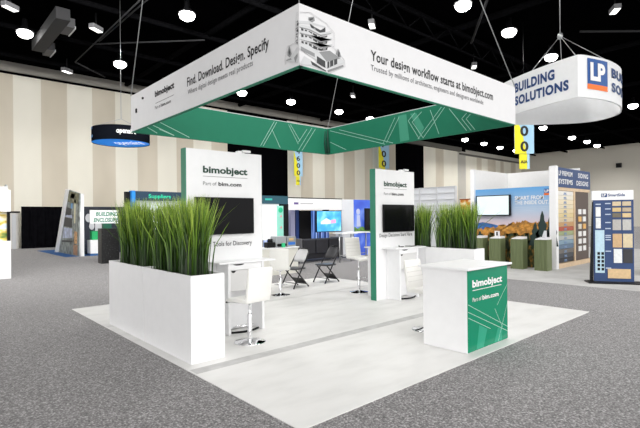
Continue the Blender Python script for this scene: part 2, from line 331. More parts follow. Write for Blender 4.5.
ILLUS=[
 ('R','line',[(0.71,3.79),(0.85,3.83),(1.08,3.78),(1.08,3.77),(0.84,3.82),(0.71,3.78)]),
 ('R','line',[(1.08,3.78),(1.21,3.7),(1.2,3.55),(1.18,3.55),(1.19,3.69),(1.08,3.77)]),
 ('R','line',[(1.18,3.55),(1.36,3.44),(1.37,3.37),(1.1,3.23),(1.1,3.24),(1.35,3.37),(1.35,3.44),(1.17,3.54)]),
 ('R','mid',[(0.83,3.77),(0.91,3.8),(0.92,3.76),(0.88,3.73),(0.83,3.74)]),
 ('R','dark',[(0.84,3.76),(0.89,3.78),(0.9,3.77),(0.85,3.74)]),
 ('R','light',[(0.7,3.7),(0.83,3.73),(1.07,3.74),(1.07,3.72),(1.0,3.72),(0.88,3.71),(0.7,3.67)]),
 ('R','dark',[(0.85,3.71),(0.92,3.69),(1.0,3.68),(1.07,3.73),(1.07,3.66),(1.0,3.62),(0.88,3.64)]),
 ('R','mid',[(0.9,3.68),(0.93,3.68),(0.93,3.65),(0.9,3.64)]),
 ('R','light',[(0.7,3.66),(0.83,3.68),(0.99,3.65),(1.15,3.71),(1.17,3.7),(1.16,3.69),(1.0,3.63),(0.85,3.65),(0.7,3.64)]),
 ('R','mid',[(1.0,3.63),(1.16,3.69),(1.15,3.68),(1.0,3.62),(0.84,3.64),(0.71,3.63),(0.71,3.64),(0.85,3.65)]),
 ('R','dark',[(0.73,3.63),(0.84,3.63),(1.0,3.61),(1.1,3.65),(1.09,3.63),(1.0,3.59),(0.84,3.59),(0.73,3.61)]),
 ('R','light',[(0.76,3.63),(0.78,3.63),(0.78,3.6),(0.76,3.6)]),
 ('R','light',[(0.81,3.63),(0.83,3.63),(0.83,3.6),(0.81,3.6)]),
 ('R','light',[(0.88,3.63),(0.89,3.63),(0.89,3.6),(0.88,3.6)]),
 ('R','light',[(0.95,3.62),(0.97,3.62),(0.96,3.59),(0.95,3.59)]),
 ('R','mid',[(1.04,3.63),(1.07,3.64),(1.07,3.62),(1.03,3.6)]),
 ('R','light',[(0.7,3.6),(0.83,3.62),(0.99,3.58),(1.15,3.64),(1.17,3.64),(1.16,3.62),(1.0,3.56),(0.84,3.59),(0.7,3.58)]),
 ('R','mid',[(1.0,3.56),(1.16,3.62),(1.15,3.61),(1.0,3.55),(0.84,3.57),(0.71,3.57),(0.71,3.58),(0.84,3.59)]),
 ('R','dark',[(0.73,3.57),(0.84,3.57),(1.0,3.55),(1.1,3.59),(1.09,3.56),(1.0,3.52),(0.84,3.53),(0.73,3.54)]),
 ('R','light',[(0.76,3.57),(0.78,3.57),(0.78,3.54),(0.76,3.54)]),
 ('R','light',[(0.81,3.57),(0.83,3.57),(0.83,3.54),(0.81,3.54)]),
 ('R','light',[(0.87,3.57),(0.89,3.56),(0.89,3.53),(0.87,3.53)]),
 ('R','light',[(0.95,3.55),(0.96,3.55),(0.96,3.52),(0.95,3.52)]),
 ('R','mid',[(1.03,3.56),(1.07,3.57),(1.07,3.55),(1.03,3.54)]),
 ('R','light',[(0.7,3.53),(0.83,3.56),(0.99,3.52),(1.15,3.57),(1.17,3.57),(1.16,3.55),(1.0,3.5),(0.84,3.52),(0.7,3.51)]),
 ('R','mid',[(1.0,3.5),(1.16,3.55),(1.15,3.54),(1.0,3.49),(0.84,3.51),(0.71,3.51),(0.71,3.51),(0.84,3.52)]),
 ('R','dark',[(0.73,3.5),(0.84,3.5),(1.0,3.48),(1.1,3.52),(1.09,3.49),(1.0,3.46),(0.84,3.46),(0.73,3.48)]),
 ('R','light',[(0.76,3.5),(0.78,3.5),(0.78,3.47),(0.76,3.47)]),
 ('R','light',[(0.81,3.51),(0.83,3.5),(0.83,3.47),(0.81,3.47)]),
 ('R','light',[(0.87,3.5),(0.89,3.5),(0.89,3.47),(0.87,3.47)]),
 ('R','light',[(0.95,3.49),(0.96,3.49),(0.96,3.45),(0.95,3.46)]),
 ('R','mid',[(1.03,3.5),(1.07,3.51),(1.07,3.48),(1.03,3.47)]),
 ('R','dark',[(0.73,3.44),(0.84,3.44),(0.99,3.41),(1.1,3.45),(1.09,3.43),(0.99,3.39),(0.84,3.4),(0.73,3.42)]),
 ('R','light',[(0.76,3.44),(0.78,3.44),(0.78,3.41),(0.76,3.41)]),
 ('R','light',[(0.81,3.44),(0.83,3.44),(0.83,3.41),(0.81,3.41)]),
 ('R','light',[(0.87,3.44),(0.89,3.43),(0.89,3.4),(0.87,3.4)]),
 ('R','light',[(0.95,3.42),(0.96,3.42),(0.96,3.39),(0.95,3.39)]),
 ('R','mid',[(1.03,3.43),(1.07,3.44),(1.07,3.42),(1.03,3.4)]),
 ('R','light',[(0.7,3.47),(0.81,3.48),(0.97,3.44),(1.13,3.49),(1.34,3.43),(1.34,3.4),(1.1,3.29),(0.91,3.35),(0.7,3.41)]),
 ('R','mid',[(0.97,3.44),(1.13,3.49),(1.29,3.44),(1.08,3.36)]),
 ('R','mid',[(0.72,3.44),(0.91,3.41),(0.91,3.37),(0.72,3.4)]),
 ('R','dark',[(0.94,3.39),(1.06,3.36),(1.06,3.29),(0.94,3.32)]),
 ('R','dark',[(1.09,3.36),(1.24,3.43),(1.24,3.37),(1.09,3.29)]),
 ('R','light',[(1.12,3.37),(1.13,3.38),(1.13,3.31),(1.12,3.3)]),
 ('R','light',[(1.18,3.4),(1.19,3.4),(1.19,3.34),(1.18,3.33)]),
 ('R','mid',[(1.09,3.27),(1.33,3.38),(1.34,3.36),(1.1,3.25)]),
 ('R','light',[(0.7,3.25),(0.76,3.35),(0.85,3.33),(0.91,3.29),(1.07,3.27),(1.07,3.25),(0.85,3.27)]),
 ('R','dark',[(0.85,3.32),(0.93,3.3),(1.07,3.26),(1.07,3.25),(0.87,3.28)]),
 ('R','mid',[(1.25,3.54),(1.27,3.53),(1.3,3.47),(1.29,3.45),(1.25,3.45),(1.22,3.48)]),
 ('R','dark',[(1.26,3.52),(1.28,3.5),(1.27,3.45),(1.25,3.46)]),
 ('L','mid',[(0.87,3.7),(0.85,3.7),(0.83,3.71),(0.83,3.69),(0.85,3.69)]),
 ('L','dark',[(0.85,3.68),(0.83,3.68),(0.83,3.66),(0.85,3.65)]),
 ('L','mid',[(0.87,3.63),(0.86,3.64),(0.83,3.64),(0.83,3.63),(0.86,3.62)]),
 ('L','dark',[(0.86,3.61),(0.83,3.62),(0.83,3.59),(0.85,3.59)]),
 ('L','mid',[(0.87,3.57),(0.86,3.58),(0.83,3.58),(0.84,3.56),(0.86,3.56)]),
 ('L','dark',[(0.86,3.55),(0.84,3.55),(0.84,3.53),(0.85,3.53)]),
 ('L','mid',[(0.88,3.5),(0.86,3.51),(0.84,3.52),(0.84,3.5),(0.86,3.5)]),
 ('L','dark',[(0.86,3.49),(0.84,3.49),(0.84,3.47),(0.85,3.46)]),
 ('L','line',[(0.83,3.79),(0.85,3.79),(0.87,3.72),(0.88,3.49),(0.94,3.49),(1.01,3.49),(1.06,3.36),(1.05,3.31),(1.04,3.31),(1.05,3.36),(1.0,3.48),(0.87,3.48),(0.86,3.71),(0.83,3.78)]),
 ('L','mid',[(0.98,3.49),(0.96,3.45),(0.94,3.39),(0.97,3.36),(1.01,3.39),(1.01,3.43)]),
 ('L','dark',[(0.98,3.46),(0.96,3.41),(0.98,3.38),(0.99,3.42)]),
 ('L','light',[(1.03,3.36),(0.93,3.37),(0.89,3.41),(0.84,3.44),(0.84,3.27),(0.97,3.32)]),
 ('L','mid',[(0.9,3.34),(0.84,3.37),(0.84,3.34),(0.88,3.28)]),
 ('L','mid',[(1.04,3.35),(0.95,3.35),(0.94,3.33),(1.02,3.34)]),
]
for sh in ('line', 'light', 'mid', 'dark'):
    b = B()
    for i, (fc, s, pts) in enumerate(ILLUS):
        if s != sh: continue
        o = .003+i*.00012
        if s == 'line':
            for p, q in zip(pts, pts[1:]):
                if fc == 'R': strip(b, (p[0], Y0-o, p[1]), (q[0], Y0-o, q[1]), .003, (0, 1, 0))
                else: strip(b, (X0-o, p[0], p[1]), (X0-o, q[0], q[1]), .003, (1, 0, 0))
        else:
            b.poly([(p[0], Y0-o, p[1]) if fc == 'R' else (X0-o, p[0], p[1]) for p in pts])
    bmesh.ops.triangulate(b.bm, faces=b.bm.faces)
    mesh_obj('building_print', b, SH[sh], bn)
mesh_obj('clip', B().box(X0-.02, X0, 4.98, 5.02, 3.72, 3.75).box(X0-.02, X0, 5.28, 5.32, 3.54, 3.61), BLK_PL, bn)
for p, q in (((X0, Y1, ZT), (1.40, 5.02, 10.7)), ((X1, Y1, ZT), (6.45, 4.5, 10.7)), ((X1, Y0, ZT), (4.0, 2.1, 8.9)), ((X0, Y0, ZT), (X0+.3, Y0+.3, 11))):
    mesh_obj('hanging_cable', B().tube([p, q], .008, 5), STEEL, bn)

# ---------------------------------------------------------------- white curved ring sign
def catmull(P, n=8):
    out = []
    for i in range(len(P)-1):
        a, b_, c, d = P[max(i-1, 0)], P[i], P[i+1], P[min(i+2, len(P)-1)]
        for k in range(n):
            t = k/n; out.append(tuple(.5*((2*b_[j])+(-a[j]+c[j])*t+(2*a[j]-5*b_[j]+4*c[j]-d[j])*t*t+(-a[j]+3*b_[j]-3*c[j]+d[j])*t**3) for j in (0, 1)))
    out.append(P[-1]); return out
ring = catmull([(12.83,2.29),(13.12,2.12),(14.1,1.84),(15.1,1.80),(15.9,1.95),(16.7,2.3),(17.25,3.0),(17.2,3.75),(16.4,4.8),(15.6,5.5),(15.0,5.85),(14.5,5.75),(14.15,5.4),(13.61,4.5),(13.09,3.27),(12.83,2.29)])
LZ0, LZ1 = 5.24, 6.52
rg = thing('hanging_ring_sign', 'white curved hanging ring sign with a sharp front corner and blue and orange logo', 'sign', (15, 3.6, LZ0))
b = B(); cxm, cym = 15.1, 3.7; N = len(ring)-1
def inset(p): 
    v = Vector((p[0]-cxm, p[1]-cym)); l = v.length; v = v*(1-.05/l); return (cxm+v.x, cym+v.y)
o0 = [b.bm.verts.new((*p, LZ0)) for p in ring[:-1]]; o1 = [b.bm.verts.new((*p, LZ1)) for p in ring[:-1]]
i0 = [b.bm.verts.new((*inset(p), LZ0)) for p in ring[:-1]]; i1 = [b.bm.verts.new((*inset(p), LZ1)) for p in ring[:-1]]
for k in range(N):
    j = (k+1) % N
    for q in ((o0[k], o0[j], o1[j], o1[k]), (i0[k], i1[k], i1[j], i0[j]), (o0[k], i0[k], i0[j], o0[j]), (o1[k], o1[j], i1[j], i1[k])):
        b.bm.faces.new(q)
mesh_obj('fabric_ring', b, WFAB2, rg)
def pathf(pts, start):
    L = [0]
    for a, c in zip(pts, pts[1:]): L.append(L[-1]+math.dist(a, c))
    def fn(s):
        s = s+start
        for i in range(len(pts)-1):
            if s <= L[i+1] or i == len(pts)-2:
                t = (s-L[i])/(L[i+1]-L[i]); a, c = Vector(pts[i]), Vector(pts[i+1]); p = a+(c-a)*t; dd = (c-a).normalized()
                return (p.x, p.y), Vector((dd.y, -dd.x, 0))
    return fn
leftp = ring[ring.index((13.61, 4.5))-8:]; rightp = ring[:48]
LL = sum(math.dist(a, c) for a, c in zip(leftp, leftp[1:]))
text('BUILDING', NAVYT, rg, 5.99, None, 1.72, .30, .045, path=pathf(leftp, LL-2.47), spacing=1.12, off=.015)
text('SOLUTIONS', NAVYT, rg, 5.54, None, 2.19, .29, .045, path=pathf(leftp, LL-2.47), spacing=1.12, off=.015)
def ringpatch(s0, s1, z0, z1, mat, off):
    fn = pathf(rightp, 0); b = B(); n = 8
    for k in range(n):
        (p, n1), (q, n2) = fn(s0+(s1-s0)*k/n), fn(s0+(s1-s0)*(k+1)/n)
        p = Vector((*p, 0))+n1*off; q = Vector((*q, 0))+n2*off
        b.poly([(p.x, p.y, z0), (q.x, q.y, z0), (q.x, q.y, z1), (p.x, p.y, z1)])
    return mesh_obj('logo_patch', b, mat, rg)
ringpatch(.33, 1.30, 5.66, 6.44, BLUEL, .012); ringpatch(.33, 1.30, 5.50, 5.66, ORANGE, .012)
WT = M('white lettering', (.82, .82, .82), .6)
text('LP', WT, rg, 5.80, None, .70, .50, .05, path=pathf(rightp, .44), off=.03)
text('BUILDING', NAVYT, rg, 6.02, None, 3.4, .27, .045, path=pathf(rightp, 1.56), spacing=1.12, off=.015)
text('SOLUTIONS', NAVYT, rg, 5.57, None, 3.9, .27, .045, path=pathf(rightp, 1.56), spacing=1.12, off=.015)
J = (14.07, 3.24, 7.68)
for q in ((13.35, 3.9, 6.5), (14.35, 1.84, 6.5), (12.9, 2.35, 6.5), (16.9, 4.2, 6.5)): mesh_obj('hanging_cable', B().tube([J, q], .012, 5), STEEL, rg)
mesh_obj('hanging_cable', B().tube([J, (14.07, 3.24, 11.1)], .016, 5), STEEL, rg)
mesh_obj('rigging_hook', B().lathe([(.001, .12), (.07, .08), (.09, 0), (.06, -.1), (.001, -.12)], J, 10), STEEL, rg)

# ---------------------------------------------------------------- far blue ring sign
rr = thing('round_hanging_sign', 'round hanging sign with black band and bright blue underside before the striped wall', 'sign', (4.45, 17.15, 4.86))
RB = M('blue graphic with added glow', (.008, .20, .70), .6, emit=.45)  # printed underside, no lamp; glow added to brighten its blue
WTE = M('white lettering with added glow', (.85, .88, .9), .6, emit=.5)  # faint glow added, since the underside catches little light
c = (4.45, 17.15, 0)
mesh_obj('band', B().lathe([(1.13, 4.86), (1.13, 5.45), (1.09, 5.45), (1.09, 4.9)], c, 48), M('black band', (.005, .006, .009), .8, spec=0), rr)
mesh_obj('underside', B().lathe([(.001, 4.88), (1.12, 4.88)], c, 48), RB, rr)
def circ(r, a0): 
    return lambda s: ((c[0]+r*math.cos(a0+s/r), c[1]+r*math.sin(a0+s/r)), Vector((math.cos(a0+s/r), math.sin(a0+s/r), 0)))
af = math.radians(228)
LBL = M('light blue lettering', (.15, .45, .9), .6)
text('openaire', WT, rr, 5.12, None, .75, .2, .02, path=circ(1.13, af+.25), off=.01)
text('ENCLOSURES', LBL, rr, 5.34, None, .6, .09, .01, path=circ(1.13, af-1.35), off=.01)
text('SKYLIGHTS', WT, rr, 5.18, None, .35, .08, .01, path=circ(1.13, af-1.35), off=.01)
text('STRUCTURES', LBL, rr, 5.01, None, .65, .09, .01, path=circ(1.13, af-1.35), off=.01)
text('RETRACT', LBL, rr, 5.36, None, .5, .09, .01, path=circ(1.13, af+1.05), off=.01)
text('openaire', WTE, rr, (4.45, 17.50, 4.872), (.743, -.669, 0), 1.15, .85, .02, up=(-.669, -.743, 0), off=.012)
mesh_obj('hanging_cable', B().tube([(c[0], c[1], 5.9), (c[0], c[1], 11)], .01, 5).tube([(c[0]-1.1, c[1], 5.44), (c[0], c[1], 5.9), (c[0]+1.1, c[1], 5.44)], .008, 4), STEEL, rr)

# ---------------------------------------------------------------- aisle number signs
YEL = M('yellow graphic', (.85, .78, .02), .6); LBG = M('pale blue graphic', (.38, .62, .82), .6)
def aisle(label, loc, rz, w, h, digits, scale=1):
    """hanging number sign, local: face toward -y, top at z = 0"""
    t = thing('aisle_number_sign', label, 'sign', loc, rz, 'hanging aisle number signs')
    mesh_obj('banner_cloth', B().box(-w/2, w/2, -.02, .02, -h, 0), LBG, t, False)
    mesh_obj('yellow_wedge', B().poly([(-w/2, -.024, -h), (w*.12, -.024, -h), (-w*.1, -.024, -h*.55), (-w/2, -.024, -h*.1)]), YEL, t, False)
    for i, ch in enumerate(digits):
        bm = text_bm(ch, .03); xs_ = [v.co.x for v in bm.verts]; x0, x1 = min(xs_), max(xs_)
        ch_h = h/len(digits)*.62; z = -h*(i+.83)/len(digits)
        for v in bm.verts: v.co = Vector(((v.co.x-(x0+x1)/2)/(x1-x0)*w*.42, -.03, z+v.co.y/.7*ch_h))
        mesh_obj('digit', bm, BLACK, t, False)
    mesh_obj('lower_tag', B().box(-w*.26, w*.26, -.02, .02, -h-w*.8, -h-.02), YEL, t, False)
    mesh_obj('blue_strip', B().box(w*.14, w*.26, -.026, -.02, -h-w*.8, -h-.02), LBG, t, False)
    bm = text_bm('AIA', .03); 
    for v in bm.verts: v.co = Vector(((v.co.x-.9)*w*.22, -.03, -h-w*.5+v.co.y*w*.22))
    mesh_obj('lettering', bm, BLACK, t, False)
    mesh_obj('cord', B().tube([(0, 0, 0), (0, 0, 11-loc[2])], .01, 4), BLK_PL, t, False)
aisle('long number sign 4600 hanging before the first pale wall section beyond the booth', (23.75, 29, 7.9), 0, 1.0, 2.55, '4600')
aisle('number sign 700 hanging before the wall, above the second bimobject panel', (35.5, 29, 9.9), 0, 1.75, 3.1, '700')
aisle('number sign 600 hanging right under the white curved ring sign', (20, 7.13, 6.9), -PI/4, .92, 2.25, '600')

# ---------------------------------------------------------------- bimobject wall panels, TVs, desks
def panel(x0, x1, yf, zt, label, msg, mx, mw):
    t = thing('freestanding_panel', label, 'display panel', ((x0+x1)/2, yf+.07, 0), 0, 'white freestanding display panels')
    mesh_obj('panel_body', B().box(x0+.012, x1, yf, yf+.14, 0, zt), WHITE, t, bevel=.003)
    mesh_obj('green_edge', B().box(x0, x0+.012, yf, yf+.14, 0, zt), GREEN, t)
    k = (x1-x0)/1.3; DG = M('dark green lettering', (.01, .05, .03), .5)
    lx = x0+.27*k
    text('bimobject', DG, t, (lx, yf, zt-.335), V, .76*k, .095, .035)
    mesh_obj('rule', B().box(lx, lx+.76*k, yf-.002, yf, zt-.392, zt-.386), GREY_T, t)
    text('Part of', GREY_T, t, (lx, yf, zt-.52), V, .22*k, .055, 0); text('bim.com', BLACK, t, (lx+.25*k, yf, zt-.52), V, .40*k, .055, .03)
    text(msg, BLACK, t, (mx, yf, 1.265), V, mw, .07, .008, spacing=1.04)
    mesh_obj('top_lamp', B().box(x1-.42, x1-.30, yf+.02, yf+.1, zt, zt+.035).box(x1-.36, x1-.22, yf-.03, yf+.02, zt+.01, zt+.045), WHITE, t, bevel=.006)
    return t
panel(.63, 1.93, 3.28, 2.685, 'tall white display panel with green edge behind the near planters', 'Design Tools for Discovery', .80, .93)
panel(4.655, 5.94, 3.27, 2.64, 'tall white display panel with green edge right of the folding chairs', 'Design Decisions Start Here', 4.77, 1.08)
def tv(x0, x1, z0, z1, yw, label):
    t = thing('television', label, 'television', ((x0+x1)/2, yw-.03, z0), 0, 'switched off wall televisions')
    mesh_obj('casing', B().box(x0, x1, yw-.055, yw-.02, z0, z1), BLK_PL, t, bevel=.004)
    mesh_obj('screen', B().box(x0+.012, x1-.012, yw-.057, yw-.054, z0+.02, z1-.012), SCREEN, t)
    mesh_obj('wall_bracket', B().box(x0+.3, x1-.3, yw-.02, yw, z0+.15, z1-.15), BLK_PL, t)
tv(.75, 1.74, 1.44, 1.99, 3.28, 'black switched off television on the panel behind the near grass planters')
tv(4.85, 5.86, 1.36, 1.925, 3.27, 'black switched off television on the panel beside the far planters')

def desk(label, loc, rz=0, wide=.97):
    """local: back at y = 0 (against the panel), front toward -y; x from 0"""
    t = thing('standing_desk', label, 'desk', loc, rz, 'white standing desks against the panels')
    w = wide
    mesh_obj('desk_top', B().box(0, w, -.36, 0, 1.025, 1.05), WHITE, t, False, .004)
    mesh_obj('side_panel', B().box(.15, .19, -.34, 0, .004, 1.025), WHITE, t, False, .002)
    mesh_obj('side_panel', B().box(.73, .77, -.34, -.0, .004, 1.025), WHITE, t, False, .002)
    mesh_obj('back_panel', B().box(.19, .73, -.05, -.02, .02, 1.025), WHITE, t, False)
    dr = mesh_obj('drawer', B().box(.195, .725, -.33, -.06, .93, 1.02), WHITE, t, False, .003)
    mesh_obj('grip_slot', B().prism([(.28+.09*math.cos(a)+.05, 1.012+.02*math.sin(a)) for a in [PI+PI*k/10 for k in range(11)]], -.334, -.329, 'y'), BLK_PL, dr, False)
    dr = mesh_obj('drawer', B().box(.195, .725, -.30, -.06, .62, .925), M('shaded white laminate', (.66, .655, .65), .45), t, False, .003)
    mesh_obj('grip_slot', B().prism([(.26+.035*math.cos(a), .915+.028*math.sin(a)) for a in [PI+PI*k/10 for k in range(11)]], -.304, -.299, 'y'), BLK_PL, dr, False)
    pts = [(.20+.46*k/12, -.33-.07*math.sin(PI*k/12), .035) for k in range(13)]
    b = B().tube(pts, .017, 8)
    mesh_obj('foot_rail', b, BLK_PL, t, False)
    return t
desk('white standing desk on the panel behind the near planters, stool in front', (.95, 3.277, 0))
desk('white standing desk on the front of the far panel, behind the green counter', (4.83, 3.267, 0), wide=1.02)
desk('white standing desk on the rear side of the far panel by the tall stool', (5.72, 3.413, 0), PI, .86)
tb = thing('tablet', 'small dark tablet lying on the far panel desk', 'tablet', (5.60, 3.12, 1.05), .2)
mesh_obj('tablet_case', B().box(-.12, .12, -.08, .08, .001, .012), BLK_PL, tb, False, .003); mesh_obj('tablet_screen', B().box(-.105, .105, -.07, .07, .0125, .0135), SCREEN, tb, False)
pc = thing('card_holder', 'small black business card holder on the far panel desk', 'card holder', (5.28, 3.12, 1.05), 0)
mesh_obj('holder', B().prism([(-.03, 0), (.03, 0), (.03, .035), (.02, .035), (.015, .012), (-.03, .012)], -.05, .05), BLK_PL, pc, False); mesh_obj('cards', B().box(-.043, .043, .0, .014, .013, .04), WHITE, pc, False)

# ---------------------------------------------------------------- front counter
ct = thing('reception_counter', 'white reception counter with a green front graphic at the platform edge', 'counter', (3.27, .46, 0))
mesh_obj('cabinet', B().box(2.745, 3.785, .15, .785, .002, 1.015), WHITE, ct, bevel=.003)
mesh_obj('counter_top', B().box(2.70, 3.83, .10, .83, 1.015, 1.042), WHITE, ct, bevel=.004)
gp = mesh_obj('front_graphic', B().box(2.755, 3.775, .143, .149, .01, 1.01), GREENG, ct)
text('bimobject', WT, ct, (2.86, .143, .80), V, .76, .085, .035); mesh_obj('rule', B().box(2.87, 3.60, .139, .143, .755, .762), WT, ct)
text('Part of', WT, ct, (2.865, .143, .62), V, .21, .05, 0); text('bim.com', WT, ct, (3.10, .143, .62), V, .42, .055, .03)
b = B()
for x, z, x2, z2 in ((2.757, .60, 3.77, .17), (2.757, .51, 3.77, .11), (2.757, .44, 3.3, .22), (3.48, .50, 3.76, .74), (3.42, .46, 3.62, .19), (3.5, .015, 3.77, .5)): strip(b, (x, .1405, z), (x2, .1405, z2), .006, (0, 1, 0))
mesh_obj('line_pattern', b, GLINE, gp)
LGG = M('lighter green gloss', (.03, .32, .2), .2, spec=.2)
b = B(); b.poly([(2.95, .1415, .02), (3.12, .1415, .02), (3.22, .1415, .23), (3.02, .1415, .31)]); mesh_obj('band_pattern', b, LGG, gp)
b = B(); b.poly([(3.4, .1415, .02), (3.6, .1415, .02), (3.62, .1415, .17), (3.5, .1415, .2)]); mesh_obj('band_pattern', b, LGG, gp)

# ---------------------------------------------------------------- planters with tall grass
def grass_mat():
    m = bpy.data.materials.new('artificial grass'); m.use_nodes = True; nt = m.node_tree; b = nt.nodes['Principled BSDF']; b.inputs['Roughness'].default_value = .45
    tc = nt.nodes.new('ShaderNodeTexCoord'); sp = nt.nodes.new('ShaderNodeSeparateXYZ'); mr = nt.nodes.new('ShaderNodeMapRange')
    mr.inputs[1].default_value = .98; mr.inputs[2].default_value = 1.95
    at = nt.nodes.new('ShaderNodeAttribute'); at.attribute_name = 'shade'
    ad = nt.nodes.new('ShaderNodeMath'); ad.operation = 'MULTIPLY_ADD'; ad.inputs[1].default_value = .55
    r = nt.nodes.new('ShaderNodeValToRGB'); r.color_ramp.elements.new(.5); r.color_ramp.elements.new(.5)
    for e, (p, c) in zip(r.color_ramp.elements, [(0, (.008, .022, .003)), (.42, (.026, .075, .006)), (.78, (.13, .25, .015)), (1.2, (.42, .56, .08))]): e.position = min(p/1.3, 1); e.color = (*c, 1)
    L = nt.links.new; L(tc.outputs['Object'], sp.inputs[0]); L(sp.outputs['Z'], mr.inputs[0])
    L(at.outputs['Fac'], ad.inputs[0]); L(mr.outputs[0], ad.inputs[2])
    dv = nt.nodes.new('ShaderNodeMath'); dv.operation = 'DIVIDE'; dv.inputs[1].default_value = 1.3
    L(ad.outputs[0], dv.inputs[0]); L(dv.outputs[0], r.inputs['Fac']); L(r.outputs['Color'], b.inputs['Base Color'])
    return m
GRASS = grass_mat()
def grass(x0, x1, y0, y1, n, ztop, seed, spread=.17, w=.0085):
    rnd = random.Random(seed); verts = []; faces = []; shade = []
    cx, cy = (x0+x1)/2, (y0+y1)/2
    tufts = [(rnd.uniform(x0+.04, x1-.04), rnd.uniform(y0+.03, y1-.03)) for _ in range(max(12, n//45))]
    for i in range(n):
        tx, ty = rnd.choice(tufts); bx = min(max(tx+rnd.gauss(0, .03), x0), x1); by = min(max(ty+rnd.gauss(0, .035), y0), y1)
        h = (ztop-.95)*(1-abs(rnd.gauss(0, .13))); 
        if rnd.random() < .18: h *= rnd.uniform(.45, .8)
        lean = rnd.uniform(0, 2*PI); amt = rnd.uniform(.02, spread)*h*(2.2 if rnd.random() < .12 else 1)
        dx = math.cos(lean)*amt+(bx-cx)*.22; dy = math.sin(lean)*amt+(by-cy)*.08
        droop = rnd.random() < .22
        a = rnd.uniform(0, PI); wx, wy = math.cos(a)*w*rnd.uniform(.6, 1.2), math.sin(a)*w*rnd.uniform(.6, 1.2)
        sh = rnd.uniform(-.6, .8); base = len(verts); S = 6
        for k in range(S+1):
            t = k/S; c = t**1.7; z = .98+h*t*(1-(.12*t*t if droop else .02*t)); ex = 1.7 if droop and t > .6 else 1
            px = bx+dx*c*ex; py = by+dy*c*ex; ww = (1-t**2.2)+.04
            verts.append((px-wx*ww, py-wy*ww, z)); verts.append((px+wx*ww, py+wy*ww, z)); shade += [sh, sh]
            if k: faces.append((base+2*k-2, base+2*k-1, base+2*k+1, base+2*k))
    me = bpy.data.meshes.new('tall_grass'); me.from_pydata(verts, [], faces)
    at = me.attributes.new('shade', 'FLOAT', 'POINT'); at.data.foreach_set('value', shade)
    for p in me.polygons: p.use_smooth = True
    me.materials.append(GRASS); return me
def planter(x0, x1, y0, y1, label, group, clumps, n, zt, seed):
    L = ((x0+x1)/2, (y0+y1)/2, 0)
    t = thing('grass_planter', label, 'planter', L, 0, group)
    Z = 1.02; e = .02
    b = B(); b.box(x0, x1, y0, y0+e, .002, Z).box(x0, x1, y1-e, y1, .002, Z).box(x0, x0+e, y0+e, y1-e, .002, Z).box(x1-e, x1, y0+e, y1-e, .002, Z).box(x0+e, x1-e, y0+e, y1-e, .002, .05)
    mesh_obj('planter_box', b, WHITE, t)
    mesh_obj('soil', B().box(x0+e, x1-e, y0+e, y1-e, .9, .985), SOIL, t)
    for i, (a, c) in enumerate(clumps):
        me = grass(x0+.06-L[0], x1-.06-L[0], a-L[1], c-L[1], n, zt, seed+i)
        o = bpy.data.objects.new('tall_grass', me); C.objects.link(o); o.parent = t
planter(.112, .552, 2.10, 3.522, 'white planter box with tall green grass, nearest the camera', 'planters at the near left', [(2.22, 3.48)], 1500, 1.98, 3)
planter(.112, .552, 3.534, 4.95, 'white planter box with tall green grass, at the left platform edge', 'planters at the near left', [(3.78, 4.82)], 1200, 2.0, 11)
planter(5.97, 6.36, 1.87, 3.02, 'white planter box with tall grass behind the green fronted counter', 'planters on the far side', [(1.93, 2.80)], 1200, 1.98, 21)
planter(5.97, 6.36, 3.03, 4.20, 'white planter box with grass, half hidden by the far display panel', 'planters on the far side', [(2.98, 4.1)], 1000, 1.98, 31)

# ---------------------------------------------------------------- bar stools
def make_stool(label, seat_z, loc, rz):
    t = thing('bar_stool', label, 'bar stool', loc, rz, 'white chrome based bar stools')
    mesh_obj('base', B().lathe([(.001, .045), (.05, .043), (.12, .022), (.20, .012), (.215, .006), (.212, .001), (.001, .001)], seg=40), CHROME, t, False)
    mesh_obj('pole', B().lathe([(.033, .035), (.033, seat_z*.62), (.028, seat_z*.63), (.019, seat_z*.64), (.019, seat_z-.09), (.05, seat_z-.085), (.07, seat_z-.05), (.001, seat_z-.05)], seg=24), CHROME, t, False)
    zf = .20 if seat_z < .7 else .3
    pts = [(.14*math.sin(a)*1.0, .11-.13*math.cos(a)*1.0+.03, zf+.03*math.cos(a)) for a in [2*PI*k/24 for k in range(24)]]
    mesh_obj('footrest', B().tube(pts, .010, 8, closed=True).tube([(0, .02, zf+.03), (0, .03, zf+.03)], .02, 8), CHROME, t, False)
    z = seat_z
    # seat pad, slightly waterfall at the front
    prof = [(-.18, z-.05), (.10, z-.055), (.22, z-.07), (.265, z-.09), (.275, z-.07), (.25, z-.035), (.18, z-.005), (0, z+.0), (-.15, z+.0), (-.2, z-.0)]
    b = B().prism(prof, -.205, .205); mesh_obj('seat', b, LEATH, t, False, .018, True)
    prof = [(-.155, z-.03), (-.165, z+.1), (-.195, z+.28), (-.215, z+.40), (-.235, z+.42), (-.255, z+.40), (-.24, z+.25), (-.21, z+.03), (-.19, z-.05)]
    bk = mesh_obj('backrest', B().prism(prof, -.205, .205), LEATH, t, False, .018, True)
    SM = M('leatherette seam', (.62, .61, .58), .5)
    b = B()
    for k in range(1, 5):
        zz = z+.03+k*.07; yy = -.155-(zz-z)*.145
        b.tube([(-.2, yy+.002, zz), (.2, yy+.002, zz)], .0035, 5)
    mesh_obj('stitching', b, SM, bk, False)
    lv = mesh_obj('height_lever', B().tube([(0, 0, z-.075), (-.10, .10, z-.08), (-.2, .22, z-.07)], .006, 6), CHROME, t, False)
    mesh_obj('lever_tip', B().tube([(-.2, .22, z-.07), (-.215, .24, z-.068)], .011, 6), BLK_PL, lv, False)
    return t
make_stool('white bar stool standing at the near desk beside the grass planters', .61, (1.15, 2.47, 0), math.radians(6))
